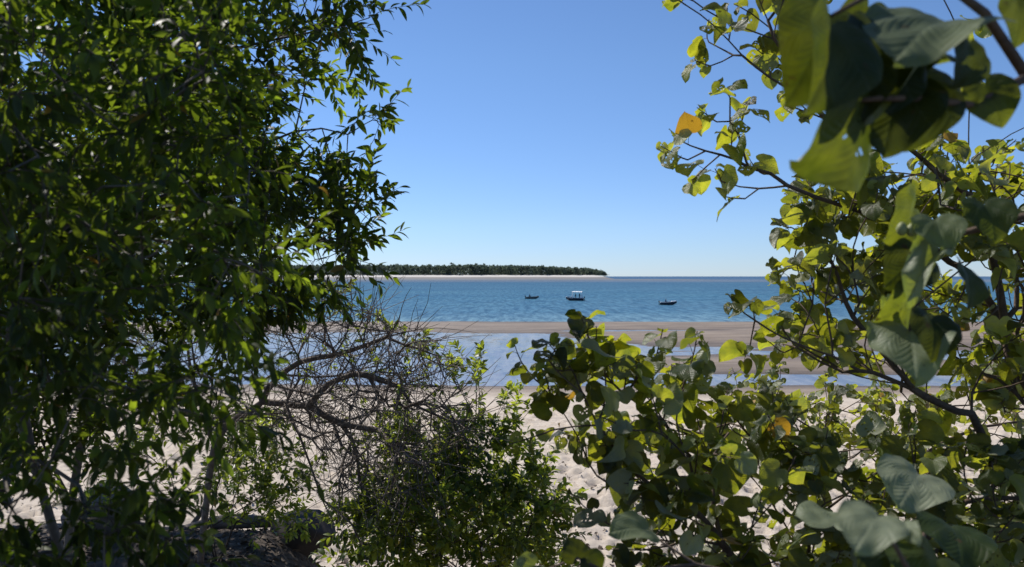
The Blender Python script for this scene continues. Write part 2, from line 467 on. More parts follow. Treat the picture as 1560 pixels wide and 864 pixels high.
    o = mesh_np('island_wood', V, np.arange(n), np.full(n // 4, 4), lm, attr=R, smooth_=False)
    set_props(o, 'low dark wood along the far island above its white beach', 'wood', kind='stuff')
build_island()

# ------------------------------------------------------------------ plant machinery
def unit(v): v = np.asarray(v, float); return v / (np.linalg.norm(v) + 1e-9)

def cross(a, b):
    return np.array([a[1] * b[2] - a[2] * b[1], a[2] * b[0] - a[0] * b[2], a[0] * b[1] - a[1] * b[0]])

def grow(roots, pts, seg=.18, jit=.12, k=.25, turn=.7):
    CAP = 60000
    P = np.zeros((CAP, 3)); par = np.full(CAP, -1); plen = np.zeros(CAP); dirs = np.zeros((CAP, 3)); cnt = [0]
    def push(p, pa):
        i = cnt[0]; cnt[0] += 1
        P[i] = p; par[i] = pa
        if pa < 0: dirs[i] = (0, 0, 1)
        else:
            d = P[i] - P[pa]; L = math.sqrt(d @ d); plen[i] = plen[pa] + L; dirs[i] = d / (L + 1e-9)
        return i
    def run(a, p, wob):
        s = P[a].copy(); d = np.linalg.norm(p - s); n = max(1, int(d / seg)); cur = a
        bow = cross(unit(p - s), rng.normal(size=3)) * d * jit
        for i in range(1, n + 1):
            t = i / n
            q = s + (p - s) * t + bow * math.sin(math.pi * t) + (rng.normal(size=3) * wob * seg if i < n else 0)
            cur = push(q, cur)
        return cur
    for line in roots:
        line = [np.asarray(p, float) for p in line]
        if not cnt[0]: cur = push(line[0], -1); rest = line[1:]
        else:
            d = np.linalg.norm(P[:cnt[0]] - line[0], axis=1); cur = int(np.argmin(d)); rest = line
        for p in rest: cur = run(cur, p, .06)
    nroot = cnt[0]
    RP = P[:nroot].copy()
    d0 = [np.min(np.linalg.norm(RP - p, axis=1)) for p in pts]
    tips = []
    for i in np.argsort(d0):
        p = pts[i]; m = cnt[0]; dv = p - P[:m]; dd = np.sqrt((dv * dv).sum(1)) + 1e-6
        cosv = (dv * dirs[:m]).sum(1) / dd
        cost = dd * (1 + turn * (1 - cosv)) + k * plen[:m]
        j = int(np.argmin(cost))
        tips.append(run(j, p, .12))
    m = cnt[0]
    nk = np.bincount(par[1:m], minlength=m)
    for _ in range(3):
        Q = P[:m].copy(); ch = np.zeros((m, 3)); np.add.at(ch, par[1:m], P[1:m])
        q = np.arange(m); q = q[(nk == 1) & (par[:m] >= 0)]
        Q[q] = P[q] * .5 + .25 * (P[par[q]] + ch[q]); P[:m] = Q
    return P[:m].copy(), par[:m].copy(), dirs[:m].copy(), np.array(tips), nroot

def radii(P, par, tip, p=2.3, rmax=None):
    n = len(P); acc = np.zeros(n); 
    for i in range(n - 1, -1, -1):
        if acc[i] == 0: acc[i] = tip ** p
        if par[i] >= 0: acc[par[i]] += acc[i]
    R = acc ** (1 / p)
    return np.minimum(R, rmax) if rmax else R

def branch_mesh(mb, P, par, R, n=5):
    kids = {}
    for i, a in enumerate(par): kids.setdefault(int(a), []).append(i)
    stack = [(-1, i) for i in kids.get(-1, [])]
    while stack:
        a, i = stack.pop()
        pts, rr = ([], []) if a < 0 else ([P[a]], [min(R[a], R[i] * 1.25)])
        while True:
            pts.append(P[i]); rr.append(R[i])
            ch = kids.get(i, [])
            if not ch: break
            ch = sorted(ch, key=lambda c: -R[c])
            for c in ch[1:]: stack.append((i, c))
            i = ch[0]
        if len(pts) > 1: mb.tube(pts, rr, n if max(rr) > .006 else 4, cap=False)

def inside(poly, x, y):
    c = np.zeros(len(x), bool); n = len(poly)
    for i in range(n):
        x0, y0 = poly[i]; x1, y1 = poly[(i + 1) % n]
        hit = ((y0 > y) != (y1 > y)) & (x < (x1 - x0) * (y - y0) / (y1 - y0 + 1e-12) + x0)
        c ^= hit
    return c

def edge_dist(poly, x, y):
    d = np.full(len(x), 1e9); n = len(poly)
    for i in range(n):
        a = np.array(poly[i], float); b = np.array(poly[(i + 1) % n], float); ab = b - a
        t = np.clip(((x - a[0]) * ab[0] + (y - a[1]) * ab[1]) / (ab @ ab + 1e-9), 0, 1)
        d = np.minimum(d, np.hypot(x - a[0] - t * ab[0], y - a[1] - t * ab[1]))
    return d

def fill(poly, n, dmid, dhalf, holes=(), soft=120., clump=0., cs=90., seed=1, tilt=None):
    """points in a crown whose silhouette is poly (seen from the path), lens-shaped in depth"""
    xs = [p[0] for p in poly]; ys = [p[1] for p in poly]; out = []
    while len(out) < n:
        x = rng.uniform(min(xs), max(xs), 4 * n); y = rng.uniform(min(ys), max(ys), 4 * n)
        ok = inside(poly, x, y)
        for (hx, hy, rx, ry) in holes: ok &= ((x - hx) / rx) ** 2 + ((y - hy) / ry) ** 2 > 1
        if clump: ok &= (vnoise(x / cs, y / cs, seed) * .7 + vnoise(x / cs * 2.3, y / cs * 2.3, seed + 1) * .3) > clump * rng.random(len(x)) ** .5
        x, y = x[ok], y[ok]
        e = np.sqrt(np.clip(edge_dist(poly, x, y) / soft, 0.03, 1))
        d = dmid + dhalf * e * rng.uniform(-1, 1, len(x))
        if tilt: d = d + tilt(x, y)
        out += [at(a, b, c) for a, b, c in zip(x, y, d)]
    return out[:n]

# ---- leaf shapes: rows along the blade (y), across (x), facing +z
def lance(W=.15, rows=6, cols=3, droop=.25, fold=.35, twist=0.):
    V = []; UV = []
    for i in range(rows + 1):
        t = i / rows
        w = W * (math.sin(math.pi * t ** .85) ** .8 if 0 < t < 1 else 0.) + .004
        for j in range(cols):
            s = -1 + 2 * j / (cols - 1)
            x = s * w; z = fold * abs(x) - droop * t * t
            c, sn = math.cos(twist * t), math.sin(twist * t)
            V.append((x * c - z * sn * .2, t - .15 * droop * t * t, z * c + x * sn)); UV.append((s * .5 + .5, t))
    f = grid_faces(rows + 1, cols)
    return np.array(V), f, np.array(UV)

def oval(W=.24, **k): return lance(W, **k)

def heart(n=7, m=9, cup=.25, fold=.25, wave=.05, ph=0., droop=.2, asym=0., holes=0, hseed=0, hr=(.035, .06)):
    V = []; UV = []; XY = []
    for i in range(n + 1):
        t = i / n
        w = .57 * max(0., 1 - t ** 2.5) ** .66 * (1 + .08 * math.sin(math.pi * t)) + (.03 * (1 - t) ** .5 if t < 1 else 0)
        for j in range(m):
            s = -1 + 2 * j / (m - 1); a = abs(s)
            x = s * w * (1 + asym * s)
            y = t ** .95 * (1.0 + .06 * t ** 6) - .20 * (1 - t) ** 1.6 * math.sin(math.pi * min(1, a * 1.0) ** .85) * 1.15 + .05 * (1 - t) * a ** 3
            V.append([x, y, 0]); XY.append((x, y, s, t))
    V = np.array(V); 
    for k, (x, y, s, t) in enumerate(XY):
        V[k, 2] = fold * abs(x) - cup * (x * x + (y - .4) ** 2) + wave * abs(s) ** 2 * math.sin(7 * t + ph + 2 * s) - droop * max(0, y) ** 2 \
            + wave * .5 * math.sin(9 * x + ph * 2) * abs(s)
        UV.append((x / 1.3 + .5, (y + .3) / 1.4))
    f = grid_faces(n + 1, m)
    if holes:
        r = np.random.default_rng(hseed); C = V[f].mean(1); keep = np.ones(len(f), bool)
        for _ in range(holes):
            hx, hy = r.uniform(-.36, .36), r.uniform(.05, .7); rr = r.uniform(*hr)
            keep &= np.hypot(C[:, 0] - hx, C[:, 1] - hy) > rr
        f = f[keep]
    return V, f, np.array(UV)

class Leaves:
    """blades of one crown; build() joins them with the thin stems collected in an MB"""
    def __init__(s, templates): s.T = templates; s.P = []; s.D = []; s.Nn = []; s.S = []
    def add(s, pos, d, nrm, size): s.P.append(np.reshape(pos, (-1, 3))); s.D.append(np.reshape(d, (-1, 3))); s.Nn.append(np.reshape(nrm, (-1, 3))); s.S.append(np.reshape(size, -1))
    def count(s): return sum(len(p) for p in s.S)
    def build(s, name, mat, parent, bias=0., stems=None, stem_mat=None):
        P = np.concatenate(s.P); D = np.concatenate(s.D); Z = np.concatenate(s.Nn); S = np.concatenate(s.S)
        D = D / (np.linalg.norm(D, axis=1)[:, None] + 1e-9); Z = Z - D * (Z * D).sum(1)[:, None]; Z = Z / (np.linalg.norm(Z, axis=1)[:, None] + 1e-9)
        R = np.stack([np.cross(D, Z), D, Z], 2)
        K = rng.integers(0, len(s.T), len(P))
        VV = []; LL = []; CC = []; UU = []; AA = []; base = 0
        for k, (V, f, uv) in enumerate(s.T):
            q = K == k; m = int(q.sum())
            if not m: continue
            nv = len(V)
            W = np.einsum('mij,vj->mvi', R[q], V) * S[q][:, None, None] + P[q][:, None, :]
            VV.append(W.reshape(-1, 3))
            LL.append((f[None] + (np.arange(m) * nv)[:, None, None] + base).ravel()); CC.append(np.full(m * len(f), 4))
            UU.append(np.tile(uv, (m, 1))); g_ = vnoise(P[q][:, 0] * 3.1 + P[q][:, 1] * 1.7, P[q][:, 2] * 3.1 - P[q][:, 1], 77)
            AA.append(np.repeat(np.where(rng.random(m) < .35, rng.random(m), np.clip(g_ * .85 + .25 * (rng.random(m) - .5), 0, .97)), nv)); base += m * nv
        nl = sum(len(c) for c in CC)
        if stems is not None and stems.v:
            V = np.array(stems.v); VV.append(V); LL.append(np.array([i for f in stems.f for i in f]) + base); CC.append(np.array([len(f) for f in stems.f]))
            UU.append(np.zeros((len(V), 2))); AA.append(np.full(len(V), .5))
        cc = np.concatenate(CC); mi = np.zeros(len(cc), int); mi[nl:] = 1
        return mesh_np(name, np.concatenate(VV), np.concatenate(LL), cc, mat, parent, uv=np.concatenate(UU), attr=np.concatenate(AA),
                       mats=[mat] + ([stem_mat] if stem_mat else []), mi=mi if stem_mat else None)

UP = np.array([0, 0, 1.])
def nrmz(A): return A / (np.linalg.norm(A, axis=1)[:, None] + 1e-9)
def stem_line(p, d, L, n, drift, wob):
    pts = [p]; q = p; dd = d
    for i in range(n):
        dd = unit(dd + drift + rng.normal(size=3) * wob); q = q + dd * L / n; pts.append(q)
    return pts
def along(pts, t):
    A = np.array(pts); n = len(A) - 1; k = np.minimum(n - 1, (t * n).astype(int)); fr = (t * n - k)[:, None]
    return A[k] * (1 - fr) + A[k + 1] * fr, nrmz(A[k + 1] - A[k])

def sprig(mb, lv, p, d, L, nl, size, spread=.9, droop=.25, tr=.0012, nhint=.8, curve=.3, sides=3):
    """a leafy shoot with alternate blades"""
    nl = max(2, nl)
    d = unit(d); pts = stem_line(p, d, L, 4, -UP * droop * .15, .10 + curve * .15)
    mb.tube(pts, [tr * 1.6, tr * 1.4, tr * 1.2, tr, tr * .6], sides, cap=False)
    t = ((np.arange(nl) + .6) / nl * .98) ** .85
    pos, ax = along(pts, t)
    a = nrmz(np.cross(ax, UP + rng.normal(size=3) * .1)); b = np.cross(ax, a)
    az = rng.uniform(0, 6.28) + 2.4 * np.arange(nl)
    o = a * np.cos(az)[:, None] + b * np.sin(az)[:, None]
    sp = (spread * (1 - .55 * t))[:, None]
    ld = nrmz(ax * (1 - sp * .6) + o * sp - UP * droop * rng.uniform(.3, 1.3, (nl, 1)) + rng.normal(size=(nl, 3)) * .14)
    nh = UP * nhint + SUN * .4 + rng.normal(size=(nl, 3)) * .6 + ax * .2
    lv.add(pos + o * tr, ld, nh, size * rng.uniform(.65, 1.15, nl) * (1 - .25 * t))

def hib_shoot(mb, lv, p, d, L, nl, size, pet=.55, tr=.0022):
    """hibiscus shoot: long leaf stalks, heart-shaped blades held flat or hanging"""
    nl = max(2, nl)
    d = unit(d); pts = stem_line(p, d, L, 5, UP * .06, .10)
    mb.tube(pts, [tr * 1.5, tr * 1.4, tr * 1.2, tr * 1.1, tr, tr * .7], 4, cap=False)
    t = (np.arange(nl) + .5) / nl
    pos, ax = along(pts, t)
    a = nrmz(np.cross(ax, UP + rng.normal(size=3) * .2)); b = np.cross(ax, a)
    az = rng.uniform(0, 6.28) + 2.4 * np.arange(nl) + rng.normal(size=nl) * .3
    o = a * np.cos(az)[:, None] + b * np.sin(az)[:, None]
    sz = size * rng.uniform(.5, 1.2, nl) * (1 - .55 * t ** 3)
    pd = nrmz(o * .9 + ax * .5 + UP * .25); pl = (sz * pet * rng.uniform(.6, 1.3, nl))[:, None]
    e = pos + pd * pl; mid = pos + pd * pl * .5 + UP * pl * .08
    for i in range(nl): mb.tube([pos[i], mid[i], e[i]], [.0013, .0011, .0010], 3, cap=False)
    ld = nrmz(pd * .55 + o * .25 - UP * rng.uniform(.15, .95, (nl, 1)) + rng.normal(size=(nl, 3)) * .3)
    nh = UP * .75 + SUN * .55 + o * .25 + rng.normal(size=(nl, 3)) * .6
    nh[rng.random(nl) < .24] *= -1
    q = rng.random(nl) < .20                # blades aimed at both sun and path so they show sunlit
    nh[q] = SUN * .6 + np.array([0, -.9, .45]) + rng.normal(size=(int(q.sum()), 3)) * .35
    lv.add(e, ld, nh, sz)

LANCE = [lance(.155, droop=.15, fold=.4, twist=.2), lance(.175, droop=.3, fold=.3, twist=-.4), lance(.16, droop=.45, fold=.5, twist=.5), lance(.18, droop=.05, fold=.2)]
OVAL = [oval(.22, rows=4, droop=.2, fold=.35), oval(.25, rows=4, droop=.4, fold=.3, twist=.4), oval(.20, rows=4, droop=.05, fold=.5, twist=-.3)]
HEART = [heart(cup=.15, fold=.15, wave=.05), heart(cup=.25, fold=.3, wave=.07, ph=1., droop=.12), heart(cup=.1, fold=.08, wave=.09, ph=2., droop=.25),
         heart(cup=.3, fold=.45, wave=.06, ph=3., droop=.1), heart(cup=-.2, fold=.2, wave=.10, ph=4., droop=.2), heart(n=12, m=15, cup=.2, fold=.2, wave=.07, ph=5., droop=.1, holes=5, hseed=2),
         heart(n=12, m=15, cup=.2, fold=.12, wave=.08, ph=.5, holes=8, hseed=5, droop=.2), heart(cup=.3, fold=1.0, wave=.12, ph=2.4, droop=.4)]

def base_of(px, d):
    x = (px - CX) / F * d
    return np.array([x, d, gz(x, d) - .03])

# ------------------------------------------------------------------ left: the narrow-leaved trees
def wattle(label, root, trunk, limbs, pts, tip, leaf, nl, L, dens, base_r, droop=.35, bare=0.):
    t = thing('wattle_tree', label, 'tree', root, 'narrow-leaved trees on the left')
    P, par, D, tips, nr = grow([[root] + trunk] + limbs, pts, seg=.13, jit=.10, k=.18)
    R = radii(P, par, tip, 2.75)
    # trunk thickness taken from the photograph
    leader = np.array([root] + trunk); cum = np.r_[0, np.cumsum(np.linalg.norm(np.diff(leader, axis=0), axis=1))]
    for j in range(nr):                     # nodes of the leader get the trunk's own taper
        dd = [np.linalg.norm(P[j] - (leader[q] + (leader[q + 1] - leader[q]) * np.clip(np.dot(P[j] - leader[q], leader[q + 1] - leader[q]) / np.dot(leader[q + 1] - leader[q], leader[q + 1] - leader[q]), 0, 1))) for q in range(len(leader) - 1)]
        if min(dd) < .05: q = int(np.argmin(dd)); R[j] = max(R[j], base_r * (1 - .75 * (cum[q] + np.linalg.norm(P[j] - leader[q])) / cum[-1]))
    tb = MB()
    branch_mesh(tb, P, par, R, 7)
    tb.build('trunk', M['bark_grey'], t, True)
    mb = MB(); lv = Leaves(LANCE)
    haskid = np.zeros(len(P), bool); haskid[par[par >= 0]] = True
    cand = [i for i in range(nr, len(P)) if R[i] < tip * 3.2]
    for i in cand:
        for _ in range(int(dens + rng.random()) if haskid[i] else 2):
            d = D[i] * .9 + rng.normal(size=3) * .5
            sprig(mb, lv, P[i], d, L * rng.uniform(.6, 1.25), int(nl * rng.uniform(.7, 1.3)), leaf, droop=droop, tr=.0011)
    lv.build('crown', M['wattle'], t, stems=mb, stem_mat=M['bark_brown'])
    print(label, 'leaves', lv.count(), 'nodes', len(P))
    return t

polyA = [(-150, -160), (500, -160), (525, -20), (540, 40), (505, 80), (490, 130), (515, 180), (545, 200), (525, 240), (530, 290), (555, 325), (545, 370), (530, 405), (490, 430),
         (430, 470), (350, 540), (200, 640), (60, 720), (-150, 740)]
ptsA = [at(a + rng.normal() * 9, b + rng.normal() * 9, 3.75 + rng.normal() * .06) for a, b in [(562, 172), (575, 182), (550, 195), (552, 30), (548, 60), (540, 45), (560, 320), (556, 345), (560, 300), (545, 385), (530, 405), (510, 425), (490, 430), (530, 370), (530, 235), (565, 190)]]
ptsA += fill(polyA, 1120, 3.9, .8, holes=[(270, 530, 130, 40), (150, 600, 70, 30)], soft=200, clump=.5, cs=80, seed=3)
rA = base_of(120, 4.3)
wattle('narrow-leaved tree with dark dense crown, furthest of the left trees from the path', rA,
       [at(150, 560, 4.2), at(190, 330, 4.1), at(260, 180, 4.0), at(330, 20, 4.0), at(380, -120, 4.0)],
       [[at(190, 330, 4.1), at(330, 270, 3.9), at(450, 200, 3.8), at(530, 205, 3.7), at(570, 180, 3.7)], [at(300, 100, 4.), at(420, 60, 3.9), at(520, 30, 3.8), at(550, 50, 3.8)],
        [at(200, 330, 4.1), at(360, 360, 3.9), at(480, 370, 3.8), at(530, 350, 3.8)], [at(160, 520, 4.2), at(60, 330, 4.3), at(-40, 120, 4.3)]],
       ptsA, .0022, .083, 14, .24, 1.45, .06, droop=.10)

polyB = [(-200, -200), (400, -200), (395, 60), (360, 160), (400, 260), (380, 340), (430, 400), (400, 470), (430, 560), (400, 640), (440, 720), (330, 800), (200, 990), (-200, 990)]
ptsB = fill(polyB, 640, 2.0, .45, holes=[(250, 520, 150, 45), (340, 715, 105, 55), (190, 655, 70, 32), (420, 560, 50, 60)], soft=200, clump=.95, cs=85, seed=8)
rB = base_of(-70, 2.5)
wattle('narrow-leaved tree close to the path with a leaning grey trunk and drooping soft-focus leaves', rB,
       [at(30, 620, 2.45), at(110, 330, 2.35), at(200, 165, 2.3), at(262, 80, 2.3), at(318, -10, 2.3), at(380, -120, 2.3)],
       [[at(110, 330, 2.35), at(200, 360, 2.2), at(320, 380, 2.1), at(420, 430, 2.05)], [at(40, 600, 2.45), at(140, 590, 2.3), at(260, 620, 2.2), at(380, 690, 2.1)],
        [at(200, 165, 2.3), at(280, 210, 2.1), at(380, 260, 2.0)], [at(110, 330, 2.35), at(20, 150, 2.2), at(10, -100, 2.2)], [at(20, 700, 2.45), at(120, 740, 2.3), at(230, 800, 2.1)]],
       ptsB, .0018, .061, 12, .19, 1.25, .034, droop=.45)

polyC = [(-200, 120), (150, 90), (330, 160), (430, 260), (430, 400), (380, 430), (200, 420), (60, 440), (-200, 450)]  # third tree, added to cast shade on the bank
ptsC = fill(polyC, 420, 9.3, 1.0, soft=120, clump=.4, cs=70, seed=23)
rC = base_of(175, 9.4)
wattle('narrow-leaved tree added beyond the two nearer ones to shade the bank', rC, [at(165, 640, 9.4), at(180, 480, 9.3), at(200, 330, 9.3), at(230, 180, 9.3)],
       [[at(180, 480, 9.3), at(290, 400, 9.2), at(400, 340, 9.2)], [at(180, 480, 9.3), at(60, 400, 9.3), at(-100, 330, 9.3)]],
       ptsC, .003, .11, 14, .32, 1.2, .06, droop=.2)

# ------------------------------------------------------------------ lower left: bare dead shrub
def dead_shrub():
    root = base_of(300, 6.0)
    t = thing('dead_shrub', 'bare grey-brown shrub with a tangle of leafless twigs beside the leafy bush', 'shrub', root)
    poly = [(120, 560), (250, 470), (390, 440), (470, 420), (560, 470), (635, 500), (650, 560), (700, 620), (720, 680), (690, 760), (620, 800), (520, 770), (470, 700), (400, 650), (250, 660), (120, 660)]
    pts = fill(poly, 640, 5.5, .9, holes=[(450, 700, 30, 45)], soft=100, clump=.6, cs=60, seed=14)
    poly2 = [(480, 640), (640, 650), (690, 700), (620, 790), (560, 840), (510, 830)]
    pts += fill(poly2, 70, 5.35, .35, soft=80)
    pts += fill([(470, 500), (560, 470), (640, 500), (690, 560), (740, 640), (700, 690), (600, 640), (520, 600)], 90, 5.3, .3, soft=60)
    limbs = [[root, at(320, 740, 5.9), at(345, 650, 5.8), at(400, 612, 5.7), at(470, 618, 5.6), at(520, 645, 5.6), at(575, 655, 5.6), at(650, 690, 5.6)],
             [at(470, 618, 5.6), at(500, 585, 5.6), at(560, 572, 5.5), at(610, 590, 5.5), at(650, 630, 5.5)],
             [at(435, 615, 5.65), at(455, 660, 5.5), at(475, 715, 5.5), at(490, 760, 5.5), at(510, 800, 5.5)],
             [at(400, 612, 5.7), at(430, 560, 5.6), at(480, 535, 5.6), at(560, 525, 5.5), at(620, 505, 5.5)],
             [at(345, 650, 5.8), at(280, 600, 5.8), at(200, 595, 5.8), at(120, 610, 5.9), at(40, 600, 5.9)],
             [at(400, 612, 5.7), at(390, 540, 5.8), at(430, 480, 5.8), at(490, 445, 5.8)],
             [at(520, 645, 5.6), at(545, 700, 5.6), at(560, 780, 5.6), at(575, 860, 5.6)]]
    P, par, D, tips, nr = grow(limbs, pts, seg=.10, jit=.08, k=.12, turn=.7)
    R = radii(P, par, .0038, 2.25)
    R = np.minimum(R, .024)
    lim = MB(); branch_mesh(lim, P, par, R, 6)
    lim.build('branches', M['bark_dead'], t, True)
    # a few surviving leaf tufts
    lv = Leaves(OVAL); mb = MB()
    for i in tips:
        if rng.random() < .16: sprig(mb, lv, P[i], D[i], .12, 9, .045, tr=.001)
    # fine dead twiglets
    tw = MB()
    for i in list(tips) * 2 + list(rng.choice(np.arange(nr, len(P)), 700)):
        d = unit(D[i] + rng.normal(size=3) * .8); L = rng.uniform(.12, .45)
        q = P[i]; pts_ = [q]
        for s in range(3):
            d = unit(d + rng.normal(size=3) * .12); q = q + d * L / 3; pts_.append(q)
        tw.tube(pts_, [.0030, .0025, .0020, .0012], 3, cap=False)
    mb.add(tw.v, tw.f)
    lv.build('crown', M['bush'], t, stems=mb, stem_mat=M['bark_dead'])
dead_shrub()

# ------------------------------------------------------------------ small-leaved green bushes
def bush(label, rootpx, d, poly, n, leaf, nl, L, dh=.6, dens=.3, tall=(), name='leafy_bush', group='small-leaved bushes at the foot of the dune', clump=.5, droop=.1, seed=30, tip=.0016, holes=()):
    root = base_of(rootpx, d)
    t = thing(name, label, 'bush', root, group)
    pts = fill(poly, n, d, dh, soft=80, clump=clump, cs=50, seed=seed, holes=holes)
    for (a, b, c) in tall:
        for _ in range(c): pts.append(at(a + rng.normal() * 9, b + rng.normal() * 13, d + rng.normal() * .15))
    cx = np.mean([p[0] for p in poly]); cy = np.mean([p[1] for p in poly])
    stems = [[root, root + np.array([0, 0, .15])]]
    for _ in range(4):
        q = pts[rng.integers(len(pts))]
        stems.append([root, root * .5 + q * .5 + np.array([0, 0, -.1])])
    P, par, D, tips, nr = grow(stems, pts, seg=.10, jit=.12, k=.15)
    R = np.minimum(radii(P, par, tip, 2.4), .02)
    sb = MB(); branch_mesh(sb, P, par, R, 5); sb.build('stem', M['bark_brown'], t, True)
    mb = MB(); lv = Leaves(OVAL)
    has = np.zeros(len(P), bool); has[par[par >= 0]] = True
    for i in range(nr, len(P)):
        if R[i] > tip * 2.6 or (has[i] and rng.random() > dens): continue
        sprig(mb, lv, P[i], D[i] + UP * .35 + rng.normal(size=3) * .35, L * rng.uniform(.6, 1.2), int(nl * rng.uniform(.7, 1.3)), leaf, spread=1., droop=droop, tr=.001, nhint=.9)
    lv.build('crown', M['bush'], t, stems=mb, stem_mat=M['bark_brown'])
    print(label, lv.count())

bush('dense dark green bush with small leaves in the middle of the foot of the dune', 700, 5.8,
     [(490, 890), (520, 790), (575, 740), (600, 690), (650, 700), (690, 655), (730, 690), (775, 650), (800, 690), (835, 690), (830, 740), (862, 760), (850, 890)], 680, .085, 13, .19, .8, 1., clump=.9)
bush('upright sprays of yellow-green leaves rising above the bare twigs', 700, 5.9,
     [(560, 680), (590, 650), (650, 640), (720, 630), (790, 640), (800, 670), (740, 690), (640, 690)], 90, .075, 14, .13, .5, .9,
     tall=[(640, 525, 5), (690, 560, 6), (724, 552, 6), (612, 645, 10), (768, 622, 7), (830, 610, 2), (500, 458, 5)], seed=33)
bush('low green bush under the drooping tree above the dark bank', 330, 6.6,
     [(120, 700), (240, 640), (330, 620), (430, 640), (480, 720), (500, 800), (420, 820), (300, 790), (130, 800)], 260, .075, 12, .16, .6, .9, seed=36, clump=.8)

# ------------------------------------------------------------------ right: beach hibiscus
def hibiscus(label, root, limbs, pts, size, nl, L, tip=.003, dens=.15, rmax=.03, k=.2, seg=.06, cat='shrub', name='hibiscus_shrub'):
    t = thing(name, label, cat, root, 'heart-leaved hibiscus shrubs on the right')
    P, par, D, tips, nr = grow(limbs, pts, seg=seg, jit=.08, k=k)
    R = np.minimum(radii(P, par, tip, 2.3), rmax)
    tb = MB(); branch_mesh(tb, P, par, R, 6)
    tb.build('branches', M['bark_hib'], t, True)
    mb = MB(); lv = Leaves(HEART)
    has = np.zeros(len(P), bool); has[par[par >= 0]] = True
    for i in range(1, len(P)):
        if i < nr and has[i]:
            if R[i] < .011 and rng.random() < .22:
                hib_shoot(mb, lv, P[i], D[i] * .4 + rng.normal(size=3) * .8 + UP * .3, L * rng.uniform(.5, .9), max(2, int(nl * .8)), size)
            continue
        if R[i] > tip * 2.6 or (has[i] and rng.random() > dens * .6): continue
        hib_shoot(mb, lv, P[i], D[i] + UP * .25 + rng.normal(size=3) * .3, L * rng.uniform(.6, 1.3), max(2, int(nl * rng.uniform(.7, 1.4))), size)
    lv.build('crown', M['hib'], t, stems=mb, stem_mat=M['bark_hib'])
    print(label, lv.count())
    return t

# low shrub in front
p1 = [(815, 580), (885, 550), (960, 572), (1040, 572), (1085, 605), (1150, 635), (1250, 660), (1400, 680), (1700, 660), (1700, 1010), (1000, 1010), (985, 880), (960, 830), (880, 770), (890, 700), (850, 630)]
r1 = base_of(1260, 3.3)
hibiscus('broad heart-leaved shrub spreading low over the sand path', r1,
         [[r1, at(1200, 950, 3.2), at(1100, 830, 3.1), at(1010, 755, 3.0), at(940, 690, 3.0), at(900, 630, 2.95), at(868, 580, 2.9), at(830, 560, 2.9)],
          [at(1100, 830, 3.1), at(1090, 720, 3.15), at(1010, 640, 3.2), at(950, 600, 3.15), at(905, 550, 3.1)],
          [at(1200, 950, 3.2), at(1230, 800, 3.3), at(1180, 690, 3.3), at(1110, 620, 3.3), at(1060, 585, 3.25)],
          [at(1230, 800, 3.3), at(1330, 720, 3.4), at(1420, 690, 3.5)], [at(1200, 950, 3.2), at(1400, 850, 3.1), at(1560, 760, 3.1)],
          [at(1100, 830, 3.1), at(1000, 830, 2.9), at(930, 800, 2.9)]],
         fill(p1, 300, 3.2, .5, holes=[(930, 800, 45, 70), (1145, 800, 60, 38), (905, 655, 22, 40)], soft=90, clump=.4, cs=60, seed=41)
         + [at(a + rng.normal() * 14, b + rng.normal() * 16, 3.0 + rng.normal() * .08) for a, b in [(835, 575), (860, 600), (880, 560), (900, 545), (910, 580), (930, 600), (950, 560), (840, 640), (870, 640), (1000, 565), (1045, 570), (890, 610), (905, 530), (985, 590)]], .082, 6., .14, dens=.6)
# taller shrub on the right
p2 = [(1205, 330), (1240, 280), (1290, 250), (1420, 230), (1700, 150), (1700, 640), (1420, 620), (1330, 600), (1250, 560), (1170, 530), (1210, 460), (1195, 410)]
r2 = base_of(1700, 3.6)
hibiscus('tall heart-leaved shrub with thin arching branches against the sky', r2,
         [[r2, at(1640, 800, 3.6), at(1540, 560, 3.6), at(1460, 400, 3.6), at(1400, 350, 3.5), at(1340, 330, 3.5), at(1270, 308, 3.4), at(1200, 283, 3.4), at(1140, 255, 3.4), at(1075, 230, 3.4), (at(1052, 222, 3.4))],
          [at(1140, 255, 3.4), at(1125, 205, 3.4), at(1112, 185, 3.4)],
          [at(1540, 560, 3.6), at(1480, 300, 3.5), at(1400, 240, 3.4), at(1340, 200, 3.4), at(1230, 150, 3.3), at(1170, 118, 3.3), at(1110, 65, 3.3), at(1065, 15, 3.3), at(1045, 8, 3.3)],
          [at(1640, 800, 3.6), at(1480, 630, 3.4), at(1390, 592, 3.4), at(1310, 565, 3.35), at(1250, 537, 3.3), at(1190, 513, 3.3), at(1150, 488, 3.3), at(1135, 478, 3.3)],
          [at(1390, 592, 3.4), at(1330, 520, 3.4), at(1280, 440, 3.5), at(1250, 380, 3.5)],
          [at(1230, 150, 3.3), at(1180, 60, 3.3), at(1150, 10, 3.3)],
          [at(1480, 300, 3.5), at(1480, 100, 3.5), at(1400, -60, 3.4)]],
         fill(p2, 470, 3.6, .5, soft=90, clump=.5, cs=60, seed=47)
         + [at(a + rng.normal() * 8, b + rng.normal() * 8, 3.4 + rng.normal() * .06) for a, b in
            [(1075, 265), (1090, 270), (1150, 280), (1165, 262), (1140, 300), (1120, 250), (1060, 230), (1085, 185), (1130, 175), (1185, 290),
             (1080, 60), (1105, 90), (1085, 100), (1110, 130), (1150, 60), (1165, 90), (1120, 40), (1180, 40), (1200, 110), (1200, 160), (1150, 20), (1210, 20), (1190, 75), (1060, 10),
             (1140, 500), (1155, 530), (1210, 545), (1240, 550), (1190, 490), (1280, 555)]]
         + fill([(1130, -40), (1230, -40), (1250, 60), (1190, 100), (1140, 40)], 14, 3.3, .2),
         .082, 4.5, .10, dens=.25)
